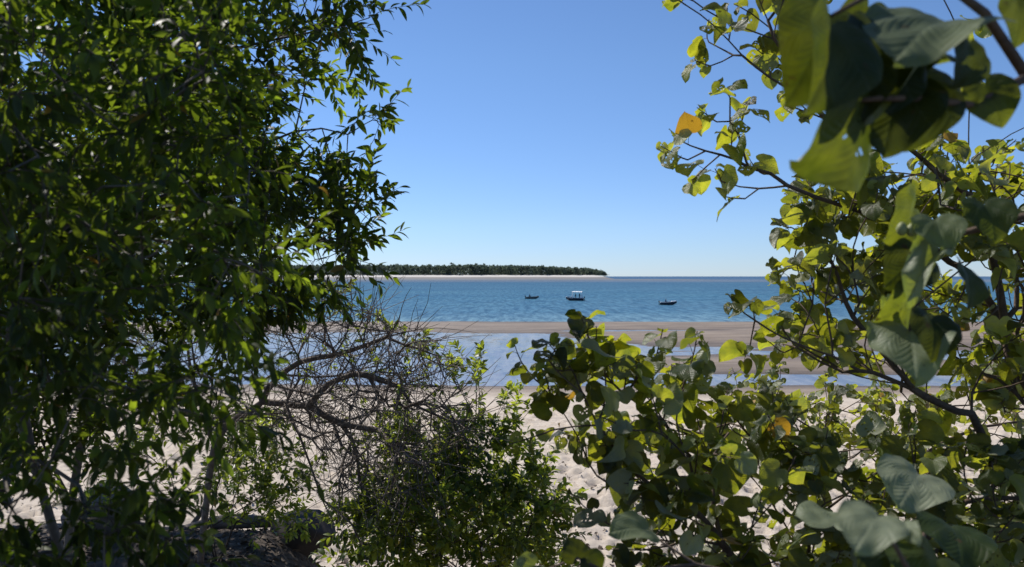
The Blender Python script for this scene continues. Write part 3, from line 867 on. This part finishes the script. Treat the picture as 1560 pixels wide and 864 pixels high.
# shrub further down the beach
p3 = [(1090, 640), (1125, 590), (1170, 570), (1240, 585), (1330, 600), (1420, 590), (1700, 560), (1700, 720), (1100, 720)]
r3 = base_of(1330, 8.0)
hibiscus('pale-leaved shrub standing on the beach behind the other heart-leaved shrubs', r3,
         [[r3, at(1330, 760, 8.), at(1250, 660, 8.), at(1180, 600, 8.)], [at(1330, 760, 8.), at(1420, 650, 8.)], [at(1330, 760, 8.), at(1600, 640, 8.)]],
         fill(p3, 200, 8., 1., soft=60), .095, 6, .2, dens=.4)

# ------------------------------------------------------------------ near hibiscus: single leaves of its own
LEAFN = [0]
def big_leaf(parent, base, tip, nrm, mat=None, wid=1., holes=0, seed=0, rnd=.5, **k):  # rnd picks each blade's tone: pale paints it sunlit, dark paints it shaded
    b = at(*base); e = at(*tip); L = np.linalg.norm(e - b)
    V, f, uv = heart(n=34, m=37, holes=holes, hseed=seed, hr=(.012, .03), **k)
    d = unit(e - b); z = unit(np.array(nrm, float) - d * np.dot(nrm, d)); x = np.cross(d, z)
    V = V * np.array([wid, 1, 1])
    V[:, 2] += .012 * np.sin(14 * V[:, 0] + seed) * np.sin(11 * V[:, 1] + 2 * seed)
    V[:, 2] += .02 * np.cos(np.arctan2(V[:, 0], V[:, 1] + .02) * 10.) * np.hypot(V[:, 0], V[:, 1])
    W = (V @ np.stack([x, d, z], 1).T) * L + b
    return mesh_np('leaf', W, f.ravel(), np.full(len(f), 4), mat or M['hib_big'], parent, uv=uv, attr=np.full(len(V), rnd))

def near_hibiscus():
    r = base_of(1900, 1.6)
    t = thing('hibiscus_shrub', 'nearest heart-leaved shrub with very large blurred leaves close to the camera', 'shrub', r, 'heart-leaved hibiscus shrubs on the right')
    mb = MB()
    stem = [r, at(1900, 1100, 1.55), at(1780, 600, 1.45), at(1620, 200, 1.3), at(1500, 20, 1.15), at(1420, -40, 1.1), at(1330, -10, 1.05), at(1265, 25, 1.05)]
    mb.tube(stem, [.018, .015, .012, .010, .007, .005, .0035, .0025], 8)
    side = [at(1700, 380, 1.4), at(1560, 330, 1.5), at(1450, 360, 1.55), at(1405, 390, 1.55), at(1390, 480, 1.55), at(1380, 540, 1.55)]
    mb.tube(side, [.009, .008, .006, .005, .004, .003], 7)
    side2 = [at(1560, 120, 1.2), at(1480, 160, 1.2), at(1400, 150, 1.15), at(1340, 150, 1.1), at(1290, 155, 1.1)]
    mb.tube(side2, [.007, .006, .005, .004, .003], 7)
    mb.build('branches', M['bark_hib'], t, True)
    B = lambda *a, **k: big_leaf(t, *a, **k)
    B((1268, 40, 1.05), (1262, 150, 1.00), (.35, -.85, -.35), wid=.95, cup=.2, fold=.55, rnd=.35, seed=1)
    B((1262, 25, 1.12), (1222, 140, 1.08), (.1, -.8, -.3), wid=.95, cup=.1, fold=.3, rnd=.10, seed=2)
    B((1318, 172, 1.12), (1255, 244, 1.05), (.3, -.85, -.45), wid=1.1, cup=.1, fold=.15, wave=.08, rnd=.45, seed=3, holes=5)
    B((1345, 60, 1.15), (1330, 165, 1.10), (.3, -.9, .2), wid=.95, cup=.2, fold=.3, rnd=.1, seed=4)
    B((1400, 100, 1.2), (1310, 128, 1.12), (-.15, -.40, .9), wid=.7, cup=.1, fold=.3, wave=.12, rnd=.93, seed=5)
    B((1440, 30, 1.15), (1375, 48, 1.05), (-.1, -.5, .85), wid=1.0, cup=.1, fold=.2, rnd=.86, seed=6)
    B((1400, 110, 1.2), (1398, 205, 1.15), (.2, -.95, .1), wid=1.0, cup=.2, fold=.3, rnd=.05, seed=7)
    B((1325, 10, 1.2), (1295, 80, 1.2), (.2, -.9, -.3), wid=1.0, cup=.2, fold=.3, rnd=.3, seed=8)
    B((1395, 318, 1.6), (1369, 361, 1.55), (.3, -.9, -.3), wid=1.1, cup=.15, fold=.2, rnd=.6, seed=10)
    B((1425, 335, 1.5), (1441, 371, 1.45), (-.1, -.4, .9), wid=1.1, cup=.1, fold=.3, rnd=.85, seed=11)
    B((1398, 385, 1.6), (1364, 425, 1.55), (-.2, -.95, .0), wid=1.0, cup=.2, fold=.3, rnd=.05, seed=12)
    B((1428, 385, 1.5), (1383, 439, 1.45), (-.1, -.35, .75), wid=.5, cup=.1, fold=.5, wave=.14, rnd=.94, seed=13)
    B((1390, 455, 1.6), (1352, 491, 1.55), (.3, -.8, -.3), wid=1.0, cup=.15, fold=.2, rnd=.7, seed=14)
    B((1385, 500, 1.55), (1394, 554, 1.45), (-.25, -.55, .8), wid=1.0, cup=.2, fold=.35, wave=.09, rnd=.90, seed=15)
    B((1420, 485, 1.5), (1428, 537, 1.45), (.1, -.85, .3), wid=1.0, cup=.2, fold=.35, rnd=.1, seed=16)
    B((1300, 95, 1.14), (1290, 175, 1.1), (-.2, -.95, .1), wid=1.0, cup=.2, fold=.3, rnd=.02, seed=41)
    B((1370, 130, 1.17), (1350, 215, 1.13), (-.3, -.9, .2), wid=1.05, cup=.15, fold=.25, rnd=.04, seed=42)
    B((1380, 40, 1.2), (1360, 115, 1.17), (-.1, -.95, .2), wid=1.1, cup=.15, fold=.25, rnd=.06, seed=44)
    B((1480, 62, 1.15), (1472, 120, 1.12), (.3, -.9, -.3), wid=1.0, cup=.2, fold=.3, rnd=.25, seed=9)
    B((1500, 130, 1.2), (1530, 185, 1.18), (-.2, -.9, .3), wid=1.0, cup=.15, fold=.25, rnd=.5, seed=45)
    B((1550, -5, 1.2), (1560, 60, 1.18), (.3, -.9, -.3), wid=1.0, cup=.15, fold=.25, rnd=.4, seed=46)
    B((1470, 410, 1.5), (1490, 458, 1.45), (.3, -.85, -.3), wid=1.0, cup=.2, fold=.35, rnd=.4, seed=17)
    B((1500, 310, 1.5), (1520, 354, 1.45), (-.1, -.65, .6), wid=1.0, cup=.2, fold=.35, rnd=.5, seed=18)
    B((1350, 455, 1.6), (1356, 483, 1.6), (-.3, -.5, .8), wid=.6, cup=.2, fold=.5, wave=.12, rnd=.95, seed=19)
    # two pale seed buds on the bright leaf
    for q in ((1374, 349, 1.5), (1389, 351, 1.5)):
        c = at(*q); bb = MB()
        bb.tube([c - UP * .012, c - UP * .008, c, c + UP * .008, c + UP * .013], [.003, .008, .0105, .007, .002], 10)
        bb.build('bud', M['bud'], t, True)

M['bud'] = simple_mat('seed_bud', (.22, .24, .08), .6)
near_hibiscus()

def low_near_hibiscus():
    r = base_of(1560, 1.9)
    t = thing('hibiscus_shrub', 'heart-leaved shrub with pale blurred leaves rising from below beside the path', 'shrub', r, 'heart-leaved hibiscus shrubs on the right')
    mb = MB()
    mb.tube([r, at(1540, 1150, 1.8), at(1480, 980, 1.7), at(1400, 880, 1.6), at(1395, 840, 1.6)], [.012, .01, .008, .006, .003], 8)
    mb.tube([at(1480, 980, 1.7), at(1440, 960, 1.3), at(1390, 880, 1.1), at(1342, 792, 1.03)], [.007, .006, .004, .002], 8)
    mb.tube([at(1400, 880, 1.6), at(1410, 800, 1.7), at(1395, 735, 1.8)], [.005, .004, .002], 6)
    mb.tube([at(1480, 980, 1.7), at(1250, 900, 1.7), at(1060, 860, 1.8), at(985, 810, 1.8)], [.006, .005, .004, .002], 6)
    mb.tube([at(1060, 860, 1.8), at(930, 875, 1.7), at(880, 850, 1.7), at(800, 880, 1.75)], [.004, .004, .003, .002], 6)
    mb.build('branches', M['bark_hib'], t, True)
    B = lambda *a, **k: big_leaf(t, *a, **k)
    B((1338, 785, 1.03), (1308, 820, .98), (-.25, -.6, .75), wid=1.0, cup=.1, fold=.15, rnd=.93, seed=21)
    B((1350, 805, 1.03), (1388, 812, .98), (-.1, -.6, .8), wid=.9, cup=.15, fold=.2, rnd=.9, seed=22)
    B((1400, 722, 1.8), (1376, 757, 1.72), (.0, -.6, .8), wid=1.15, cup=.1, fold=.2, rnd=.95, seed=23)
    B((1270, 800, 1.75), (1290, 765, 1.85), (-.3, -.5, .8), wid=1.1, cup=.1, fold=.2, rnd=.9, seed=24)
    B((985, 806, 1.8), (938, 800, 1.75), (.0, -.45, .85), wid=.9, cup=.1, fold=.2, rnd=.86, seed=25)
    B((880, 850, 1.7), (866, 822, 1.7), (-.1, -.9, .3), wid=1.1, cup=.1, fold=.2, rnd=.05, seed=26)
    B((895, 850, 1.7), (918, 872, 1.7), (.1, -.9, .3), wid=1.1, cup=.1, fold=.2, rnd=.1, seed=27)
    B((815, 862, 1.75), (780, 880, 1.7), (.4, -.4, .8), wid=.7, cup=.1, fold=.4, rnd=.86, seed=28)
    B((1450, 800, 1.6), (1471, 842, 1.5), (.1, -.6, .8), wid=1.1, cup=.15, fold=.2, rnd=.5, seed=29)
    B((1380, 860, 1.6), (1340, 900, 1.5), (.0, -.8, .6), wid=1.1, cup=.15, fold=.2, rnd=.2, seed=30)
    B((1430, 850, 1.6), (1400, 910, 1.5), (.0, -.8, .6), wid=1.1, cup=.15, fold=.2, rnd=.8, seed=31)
low_near_hibiscus()

# ------------------------------------------------------------------ small things on the sand
def sprouts():
    spots = [(1150, 845), (1105, 855), (855, 690), (1215, 850), (880, 705), (1060, 845), (1330, 590 + 12), (930, 720)]
    labs = ['low green seedling on the sand under the heart-leaved shrub', 'small seedling beside the shaded gap in the heart-leaved shrub',
            'low sprig of green leaves on the sand at the edge of the leafy bush', 'small green seedling on sand among the low heart leaves']
    for i, (px, py) in enumerate(spots[:4]):
        s = (py - HY) / F
        # where the line of sight meets the beach
        ys = np.linspace(8, 60, 800); xs = (px - CX) / F * ys
        g = ground_z(xs, ys, False); k = int(np.argmax(H - s * ys < g)); d = ys[k]
        root = np.array([xs[k], d, gz(xs[k], d) - .01])
        t = thing('beach_seedling', labs[i], 'seedling', root, 'seedlings on the sand')
        mb = MB(); lv = Leaves(OVAL)
        for _ in range(16):
            a = rng.uniform(0, 6.28); o = np.array([math.cos(a), math.sin(a), 0])
            sprig(mb, lv, root + o * rng.uniform(0, .25) + UP * .02, UP * rng.uniform(.3, 1.) + o * .8, rng.uniform(.12, .3), 8, .06, spread=1., droop=.1)
        lv.build('foliage', M['bush'], t, stems=mb, stem_mat=M['bark_brown'])
sprouts()

def litter():
    V, f, uv = oval(.25, rows=3, droop=.5, fold=.4)
    lv = Leaves([(V, f, uv)])
    n = 12000
    y = rng.uniform(9, 30, n) ; y = 9 + (y - 9) * rng.random(n) ** 1.5; x = rng.uniform(-.75, .75, n) * (y + 2)
    z = ground_z(x, y)
    ok = vnoise(x / 1.7, y / 1.7, 91) > np.where(y > 13, .42, .21)
    x, y, z = x[ok], y[ok], z[ok]; n = len(x); a = rng.uniform(0, 6.28, n)
    lv.add(np.stack([x, y, z + .03], 1), np.stack([np.cos(a), np.sin(a), rng.normal(size=n) * .2], 1), UP + rng.normal(size=(n, 3)) * .35, rng.uniform(.05, .15, n))
    m = simple_mat('dry_leaf', (.11, .08, .055), .8, var=.5, scale=3)
    o = lv.build('leaf_litter', m, None)
    set_props(o, 'dry fallen leaves scattered over the sand', 'leaf litter', kind='stuff')
    # dark litter on the bank
    lv = Leaves([(V, f, uv)]); mb = MB()
    n = 9000; x = rng.uniform(-7, 0, n); y = rng.uniform(4.5, 9.5, n); z = ground_z(x, y); ok = z > 2.9
    x, y, z = x[ok], y[ok], z[ok]; n = len(x); a = rng.uniform(0, 6.28, n)
    lv.add(np.stack([x, y, z + .015], 1), np.stack([np.cos(a), np.sin(a), rng.normal(size=n) * .3], 1), UP + rng.normal(size=(n, 3)) * .5, rng.uniform(.04, .10, n))
    o = lv.build('bank_litter', m, None)
    set_props(o, 'brown leaf litter on the shaded bank under the left trees', 'leaf litter', kind='stuff')
litter()

def boulder(label, px, py, d, r, seed, mat):
    c = at(px, py, d); g = gz(c[0], c[1])
    t_rng = np.random.default_rng(seed)
    import bmesh
    bm = bmesh.new(); bmesh.ops.create_icosphere(bm, subdivisions=4, radius=1)
    V = np.array([v.co[:] for v in bm.verts]); Fc = [[v.index for v in f.verts] for f in bm.faces]; bm.free()
    for _ in range(16):    # cut flat facets
        nrm = unit(t_rng.normal(size=3)); k = t_rng.uniform(.62, .9); dd = V @ nrm
        V = V - np.outer(np.maximum(0, dd - k) * .9, nrm)
    V += .035 * np.stack([fbm(V[:, 0] * 4 + seed, V[:, 1] * 4 + V[:, 2] * 3, 3, seed)] * 3, 1) * V
    V = V * np.array(r) + np.array([c[0], c[1], g + r[2] * .45])
    o = mesh_np('boulder', V, [i for f in Fc for i in f], [3] * len(Fc), mat)
    set_props(o, label, 'boulder')
M['rock'] = bark_mat('dark_rock', (.02, .017, .015), (.07, .058, .05), 9)
M['rock2'] = bark_mat('grey_rock', (.08, .065, .055), (.24, .20, .165), 9)
boulder('small dark boulder at the edge of the shaded bank beside the leafy bush', 455, 830, 7.4, (.33, .28, .24), 4, M['rock'])
boulder('brown boulder on the shaded bank under the leaning tree', 150, 800, 7.3, (.36, .3, .3), 7, M['rock2'])

def log():
    a = at(60, 800, 7.8); b = at(420, 800, 7.6)
    pts = []; rr = []
    for i in range(12):
        t = i / 11; x = a[0] * (1 - t) + b[0] * t; y = a[1] * (1 - t) + b[1] * t + .1 * math.sin(5 * t)
        pts.append(np.array([x, y, gz(x, y) + .07 + .02 * math.sin(9 * t)])); rr.append(.10 - .045 * t + .008 * math.sin(17 * t))
    root = pts[0]
    mb = MB(); mb.tube(pts, rr, 12)
    t = thing('driftwood_log', 'weathered pale grey log lying along the top of the shaded bank', 'log', root)
    mb.build('trunk', M['rock2'], t, True)
    m2 = MB(); q = pts[7]; m2.tube([q, q + np.array([.1, .05, .15]), q + np.array([.16, .1, .34])], [.03, .022, .01], 7)
    m2.build('branch_stub', M['rock2'], t, True)
log()

# ------------------------------------------------------------------ boats and people
M['hull_navy'] = simple_mat('navy_hull', (.012, .018, .03), .35)
M['hull_grey'] = simple_mat('aluminium_hull', (.06, .075, .075), .45)
M['white'] = simple_mat('white_gelcoat', (.75, .76, .78), .35, var=.04)
M['motor'] = simple_mat('black_motor', (.012, .012, .014), .35)
M['steel'] = simple_mat('steel_rail', (.5, .5, .5), .3, 1.)
M['seat'] = simple_mat('boat_seat', (.30, .31, .33), .6)
M['cloth_dark'] = simple_mat('dark_clothes', (.012, .014, .022), .9)
M['cloth_blue'] = simple_mat('blue_clothes', (.03, .06, .14), .9)
M['skin'] = simple_mat('skin', (.30, .17, .11), .6)
M['glass'] = simple_mat('tinted_glass', (.08, .11, .13), .1)
M['canvas'] = simple_mat('white_canvas', (.80, .80, .80), .8, var=.03)

def boat(label, px, d, L, B, ang, hull_m, kind, group='motor boats on the water'):
    x0 = (px - CX) / F * d
    root = np.array([x0, d, 0.])
    t = thing('motor_boat', label, 'boat', root, group)
    ca, sa = math.cos(ang), math.sin(ang)
    def xf(V):
        V = np.asarray(V, float)
        return np.stack([V[:, 0] * ca - V[:, 1] * sa, V[:, 0] * sa + V[:, 1] * ca, V[:, 2]], 1) + root
    n = 14
    def sec(tt):
        b = B / 2 * (1 - tt ** 3.2) ** .75 * (.92 + .08 * math.sin(math.pi * tt)) if tt < 1 else 0.02
        kz = -.16 + .62 * max(0, (tt - .55) / .45) ** 2.2
        g = .66 * B / 1.9 + .30 * tt ** 2
        return b, kz, g
    hull = MB(); V = []; Fc = []
    for i in range(n + 1):
        tt = i / n; b, kz, g = sec(tt); x = (tt - .5) * L
        fl = min(.10 + .25 * tt ** 3, g - .05)
        rake = .10 * L * max(0, tt - .75)
        ring = [(x, 0, kz), (x, b * .78, kz + .14 + .1 * tt), (x + rake * .5, b, g * .55), (x + rake, b * 1.03, g), (x + rake, max(b - .07, .005), g), (x, max(b * .75, .004), fl), (x, 0, fl)]
        full = ring + [(p[0], -p[1], p[2]) for p in ring[-2:0:-1]]
        V += full
    k = 12
    for i in range(n):
        for j in range(k):
            j2 = (j + 1) % k
            Fc.append((i * k + j, (i + 1) * k + j, (i + 1) * k + j2, i * k + j2))
    Fc.append(tuple(range(k))); Fc.append(tuple(range(n * k + k - 1, n * k - 1, -1)))
    hull.add(V, Fc); hull.build('hull', hull_m, t, True, xf)
    # gunwale strip
    for sgn in (1, -1):
        gw = MB(); pts = []
        for i in range(n + 1):
            tt = i / n; b, kz, g = sec(tt); rake = .10 * L * max(0, tt - .75)
            pts.append(((tt - .5) * L + rake, sgn * b * 1.03, g + .02))
        gw.tube(pts, .035, 6); gw.build('gunwale', M['white'] if kind != 'dinghy' else M['hull_grey'], t, True, xf)
    tr = MB(); b, kz, g = sec(0)
    tr.box((-L / 2 + .05, 0, g * .5), (.08, b * 1.8, g * .95)); tr.build('transom', hull_m, t, False, xf)
    # outboard
    mo = MB(); mo.box((-L / 2 - .18, 0, g + .22), (.30, .26, .40), 0, .8)
    motor = mo.build('outboard_motor', M['motor'], t, False, xf)
    lg = MB(); lg.box((-L / 2 - .20, 0, g * .3 - .1), (.14, .10, g + .35)); lg.build('motor_leg', M['motor'], motor, False, xf)
    th = MB()
    for s in ((-.16,) if kind == 'dinghy' else (-.05,)):
        th.box((s * L, 0, .30), (.28, B * .72, .06)); th.box((s * L, 0, .20), (.06, B * .6, .18))
    th.build('bench_seat', M['seat'], t, False, xf)
    if kind == 'dinghy' or kind == 'runabout':
        th = MB(); th.box((.16 * L, 0, .32), (.28, B * .66, .06)); th.box((.16 * L, 0, .20), (.06, B * .5, .18)); th.build('bench_seat', M['seat'], t, False, xf)
    if kind == 'dinghy':
        po = MB(); po.tube([(L * .40, 0, .4), (L * .41, 0, 1.0)], [.05, .035], 8); po.build('bow_post', M['motor'], t, True, xf)
    if kind == 'runabout':
        de = MB(); pts = []
        for tt in (.68, .76, .84, .92, .985):
            b, kz, g = sec(tt); rake = .10 * L * max(0, tt - .75); pts.append(((tt - .5) * L + rake, b, g + .05))
        V = []; 
        for (x, b, z) in pts: V += [(x, b, z), (x, b * .4, z + .10), (x, -b * .4, z + .10), (x, -b, z), (x, -b * .9, z - .08), (x, b * .9, z - .08)]
        Fc = [(i * 6 + j, i * 6 + (j + 1) % 6, (i + 1) * 6 + (j + 1) % 6, (i + 1) * 6 + j) for i in range(4) for j in range(6)]
        Fc += [(5, 4, 3, 2, 1, 0), (24, 25, 26, 27, 28, 29)]
        de.add(V, Fc); de.build('fore_deck', M['white'], t, True, xf)
        co = MB(); co.box((.06 * L, 0, .66), (.34, .60, .62), 0, .85); co.build('console', M['white'], t, False, xf)
    if kind == 'cabin':
        x1, x2 = -.40 * L, .14 * L; w = B * .44
        for xx in (x1, x2):
            for sgn in (1, -1):
                po = MB(); po.tube([(xx, sgn * w, .55), (xx + (.0 if xx > 0 else .05), sgn * w * .95, 2.25)], .05, 8); po.build('canopy_post', M['white'], t, True, xf)
        ca_ = MB(); V = []
        nx, ny = 8, 7
        for top in (0, 1):
            for i in range(nx):
                for j in range(ny):
                    u = i / (nx - 1); v = j / (ny - 1) * 2 - 1
                    V.append((x1 - .05 + (x2 - x1 + .25) * u, v * w * 1.1, 2.23 + .14 * (1 - v * v) + .05 * math.sin(math.pi * u) + .04 * u + .06 * top * 1.0))
        f = grid_faces(nx, ny); N0 = nx * ny
        Fc = [tuple(q[::-1]) for q in f] + [tuple(q + N0) for q in f]
        bd = [i * ny for i in range(nx)] + [(nx - 1) * ny + j for j in range(1, ny)] + [i * ny + ny - 1 for i in range(nx - 2, -1, -1)] + [j for j in range(ny - 2, 0, -1)]
        for a, b_ in zip(bd, bd[1:] + bd[:1]): Fc.append((a, b_, b_ + N0, a + N0))
        ca_.add(V, Fc); ca_.build('canopy', M['canvas'], t, True, xf)
        ws = MB(); ws.box((x2 + .18, 0, .95), (.55, w * 1.7, .60), 0, .85); con = ws.build('cabin', M['white'], t, False, xf)
        gl = MB(); gl.add([(x2 + .20, -w * .72, 1.26), (x2 + .20, w * .72, 1.26), (x2 + .02, w * .66, 1.80), (x2 + .02, -w * .66, 1.80),
                           (x2 + .17, -w * .72, 1.26), (x2 + .17, w * .72, 1.26), (x2 - .01, w * .66, 1.80), (x2 - .01, -w * .66, 1.80)],
                          [(0, 1, 2, 3), (7, 6, 5, 4), (0, 4, 5, 1), (1, 5, 6, 2), (2, 6, 7, 3), (3, 7, 4, 0)])
        gl.build('windscreen', M['glass'], t, False, xf)
        for sgn in (1, -1):
            sw = MB(); sw.box((x1 * .9, sgn * w * .98, 1.0), (.55, .04, .62)); sw.build('side_panel', M['white'], t, False, xf)
        bw = MB(); pts = []
        for sgn in (1, -1):
            line = []
            for tt in (.66, .78, .9, .97):
                b, kz, g = sec(tt); rake = .10 * L * max(0, tt - .75)
                line.append(((tt - .5) * L + rake, sgn * b * .9, g + .24))
            bw.tube(line, .015, 5)
            for q in line: bw.tube([q, (q[0], q[1], q[2] - .24)], .012, 5)
        bw.build('bow_rail', M['steel'], t, True, xf)
    return xf

def person(label, xf, base, face, pose, top_m, group):
    """one skinned body; base = boat-space feet/seat point, face = heading"""
    if pose == 'stand':
        J = {'pel': (0, 0, .95), 'che': (.02, 0, 1.28), 'nek': (.03, 0, 1.48), 'hed': (.05, 0, 1.60), 'crn': (.05, 0, 1.74),
             'hL': (0, .10, .92), 'kL': (.04, .12, .50), 'aL': (.0, .13, .07), 'tL': (.15, .14, .03), 'hR': (0, -.10, .92), 'kR': (.05, -.12, .50), 'aR': (.02, -.13, .07), 'tR': (.17, -.14, .03),
             'sL': (.02, .19, 1.42), 'eL': (.10, .24, 1.15), 'wL': (.32, .18, 1.10), 'fL': (.40, .16, 1.12), 'sR': (.02, -.19, 1.42), 'eR': (.06, -.25, 1.15), 'wR': (.26, -.20, 1.02), 'fR': (.34, -.18, 1.02)}
    else:
        J = {'pel': (0, 0, .10), 'che': (.05, 0, .44), 'nek': (.09, 0, .63), 'hed': (.12, 0, .75), 'crn': (.12, 0, .89),
             'hL': (.02, .10, .09), 'kL': (.42, .13, .12), 'aL': (.46, .13, -.28), 'tL': (.60, .14, -.31), 'hR': (.02, -.10, .09), 'kR': (.42, -.13, .12), 'aR': (.44, -.13, -.28), 'tR': (.58, -.14, -.31),
             'sL': (.06, .19, .57), 'eL': (.14, .24, .32), 'wL': (.34, .16, .26), 'fL': (.42, .14, .27), 'sR': (.06, -.19, .57), 'eR': (.0, -.27, .33), 'wR': (-.16, -.24, .20), 'fR': (-.24, -.22, .18)}
    Rr = {'pel': .15, 'che': .16, 'nek': .06, 'hed': .10, 'crn': .085, 'h': .095, 'k': .062, 'a': .042, 't': .035, 's': .075, 'e': .045, 'w': .032, 'f': .038}
    names = list(J); E = [('pel', 'che'), ('che', 'nek'), ('nek', 'hed'), ('hed', 'crn')]
    for s in 'LR': E += [('pel', 'h' + s), ('h' + s, 'k' + s), ('k' + s, 'a' + s), ('a' + s, 't' + s), ('che', 's' + s), ('s' + s, 'e' + s), ('e' + s, 'w' + s), ('w' + s, 'f' + s)]
    me = bpy.data.meshes.new('tmp'); me.from_pydata([J[k] for k in names], [(names.index(a), names.index(b)) for a, b in E], [])
    o = bpy.data.objects.new('tmp', me); COL.objects.link(o)
    o.modifiers.new('s', 'SKIN'); ss = o.modifiers.new('u', 'SUBSURF'); ss.levels = 1; ss.render_levels = 1
    for i, k in enumerate(names):
        r = Rr.get(k, Rr.get(k[0])); me.skin_vertices[0].data[i].radius = (r, r); me.skin_vertices[0].data[i].use_root = (k == 'pel')
    dg = bpy.context.evaluated_depsgraph_get(); em = o.evaluated_get(dg).to_mesh()
    V = np.array([v.co[:] for v in em.vertices]); Fc = [list(p.vertices) for p in em.polygons]
    o.evaluated_get(dg).to_mesh_clear(); bpy.data.objects.remove(o)
    zt = J['nek'][2]; mi = []
    hands = np.array([J['fL'], J['fR']])
    for f in Fc:
        c = V[f].mean(0)
        if c[2] > zt - .02: mi.append(1 if not (c[2] > J['hed'][2] + .05 or c[0] < J['hed'][0] - .03) else 2)
        elif np.min(np.linalg.norm(hands - c, axis=1)) < .12: mi.append(1)
        else: mi.append(0)
    ca, sa = math.cos(face), math.sin(face)
    V = np.stack([V[:, 0] * ca - V[:, 1] * sa + base[0], V[:, 0] * sa + V[:, 1] * ca + base[1], V[:, 2] + base[2]], 1)
    W = xf(V)
    ob = mesh_np('person', W - W.mean(0), [i for f in Fc for i in f], [len(f) for f in Fc], None, None, mats=[top_m, M['skin'], M['motor']], mi=mi)
    ob.location = tuple(W.mean(0))
    set_props(ob, label, 'person', group)

G = 'people in the motor boats'
xf = boat('dark motor boat with a white canopy on posts, middle of the three boats', 876, 221, 4.7, 1.95, math.radians(172), M['hull_navy'], 'cabin')
person('person in dark clothes standing under the white boat canopy beside the cabin', xf, (-.20, .2, .24), .2, 'stand', M['cloth_dark'], G)
person('person in dark clothes standing near the stern under the white boat canopy', xf, (-1.15, -.15, .24), 2.6, 'stand', M['cloth_dark'], G)
xf = boat('small grey open dinghy with a post at its bow', 811, 238, 3.7, 1.5, math.radians(-10), M['hull_grey'], 'dinghy')
person('person sitting at the stern of the small grey dinghy', xf, (-.85, 0, .56), .1, 'sit', M['cloth_dark'], G)
xf = boat('dark hulled runabout with a raised white foredeck and nobody standing', 1018, 188, 3.7, 1.6, math.radians(-12), M['hull_navy'], 'runabout')
person('person sitting behind the console of the runabout with the white foredeck', xf, (-.60, 0, .60), .1, 'sit', M['cloth_blue'], G)

# ------------------------------------------------------------------ light, sky, camera
w = bpy.data.worlds.new('World'); SC.world = w; w.use_nodes = True
nt = w.node_tree; nt.nodes.clear()
o = nt.nodes.new('ShaderNodeOutputWorld'); bg = nt.nodes.new('ShaderNodeBackground'); sk = nt.nodes.new('ShaderNodeTexSky')
sk.sky_type = 'NISHITA'; sk.sun_disc = False; sk.sun_elevation = EL; sk.sun_rotation = AZ % (2 * math.pi)
sk.air_density = 1.0; sk.dust_density = 0.; sk.ozone_density = 6.; sk.altitude = 1500
bg.inputs[1].default_value = .108
NW = NT(nt); tcw = NW.n('TexCoord'); spw = NW.n('SeparateXYZ'); NW.link(tcw.outputs['Generated'], spw.inputs[0])
tint = NW.ramp(spw.outputs[2], [(0., (.70, .79, 1.03)), (.06, (.84, .89, 1.06)), (.25, (.97, 1.01, 1.08)), (.6, (.97, 1.01, 1.09))])
nt.links.new(NW.mix(1., sk.outputs[0], tint, 'MULTIPLY'), bg.inputs[0]); nt.links.new(bg.outputs[0], o.inputs[0])
sl = bpy.data.lights.new('sun', 'SUN'); sl.energy = 5.0; sl.angle = math.radians(.5); sl.color = (1., .95, .88)
so = bpy.data.objects.new('sun', sl); COL.objects.link(so)
so.rotation_euler = Vector(tuple(SUN)).to_track_quat('Z', 'Y').to_euler(); so.location = (0, 0, 30)

cd = bpy.data.cameras.new('camera'); co = bpy.data.objects.new('camera', cd); COL.objects.link(co)
co.location = (0, 0, H); co.rotation_euler = (math.pi / 2, 0, 0)
cd.sensor_width = 36; cd.lens = 36 * F / 1560; cd.shift_y = -(432 - HY) / 1560
cd.clip_start = .05; cd.clip_end = 60000
cd.dof.use_dof = True; cd.dof.focus_distance = 7.; cd.dof.aperture_fstop = 4.6
SC.camera = co
SC.view_settings.view_transform = 'Standard'; SC.view_settings.look = 'None'
SC.view_settings.exposure = 0.1; SC.view_settings.gamma = 1
SC.cycles.max_bounces = 8; SC.cycles.transparent_max_bounces = 8
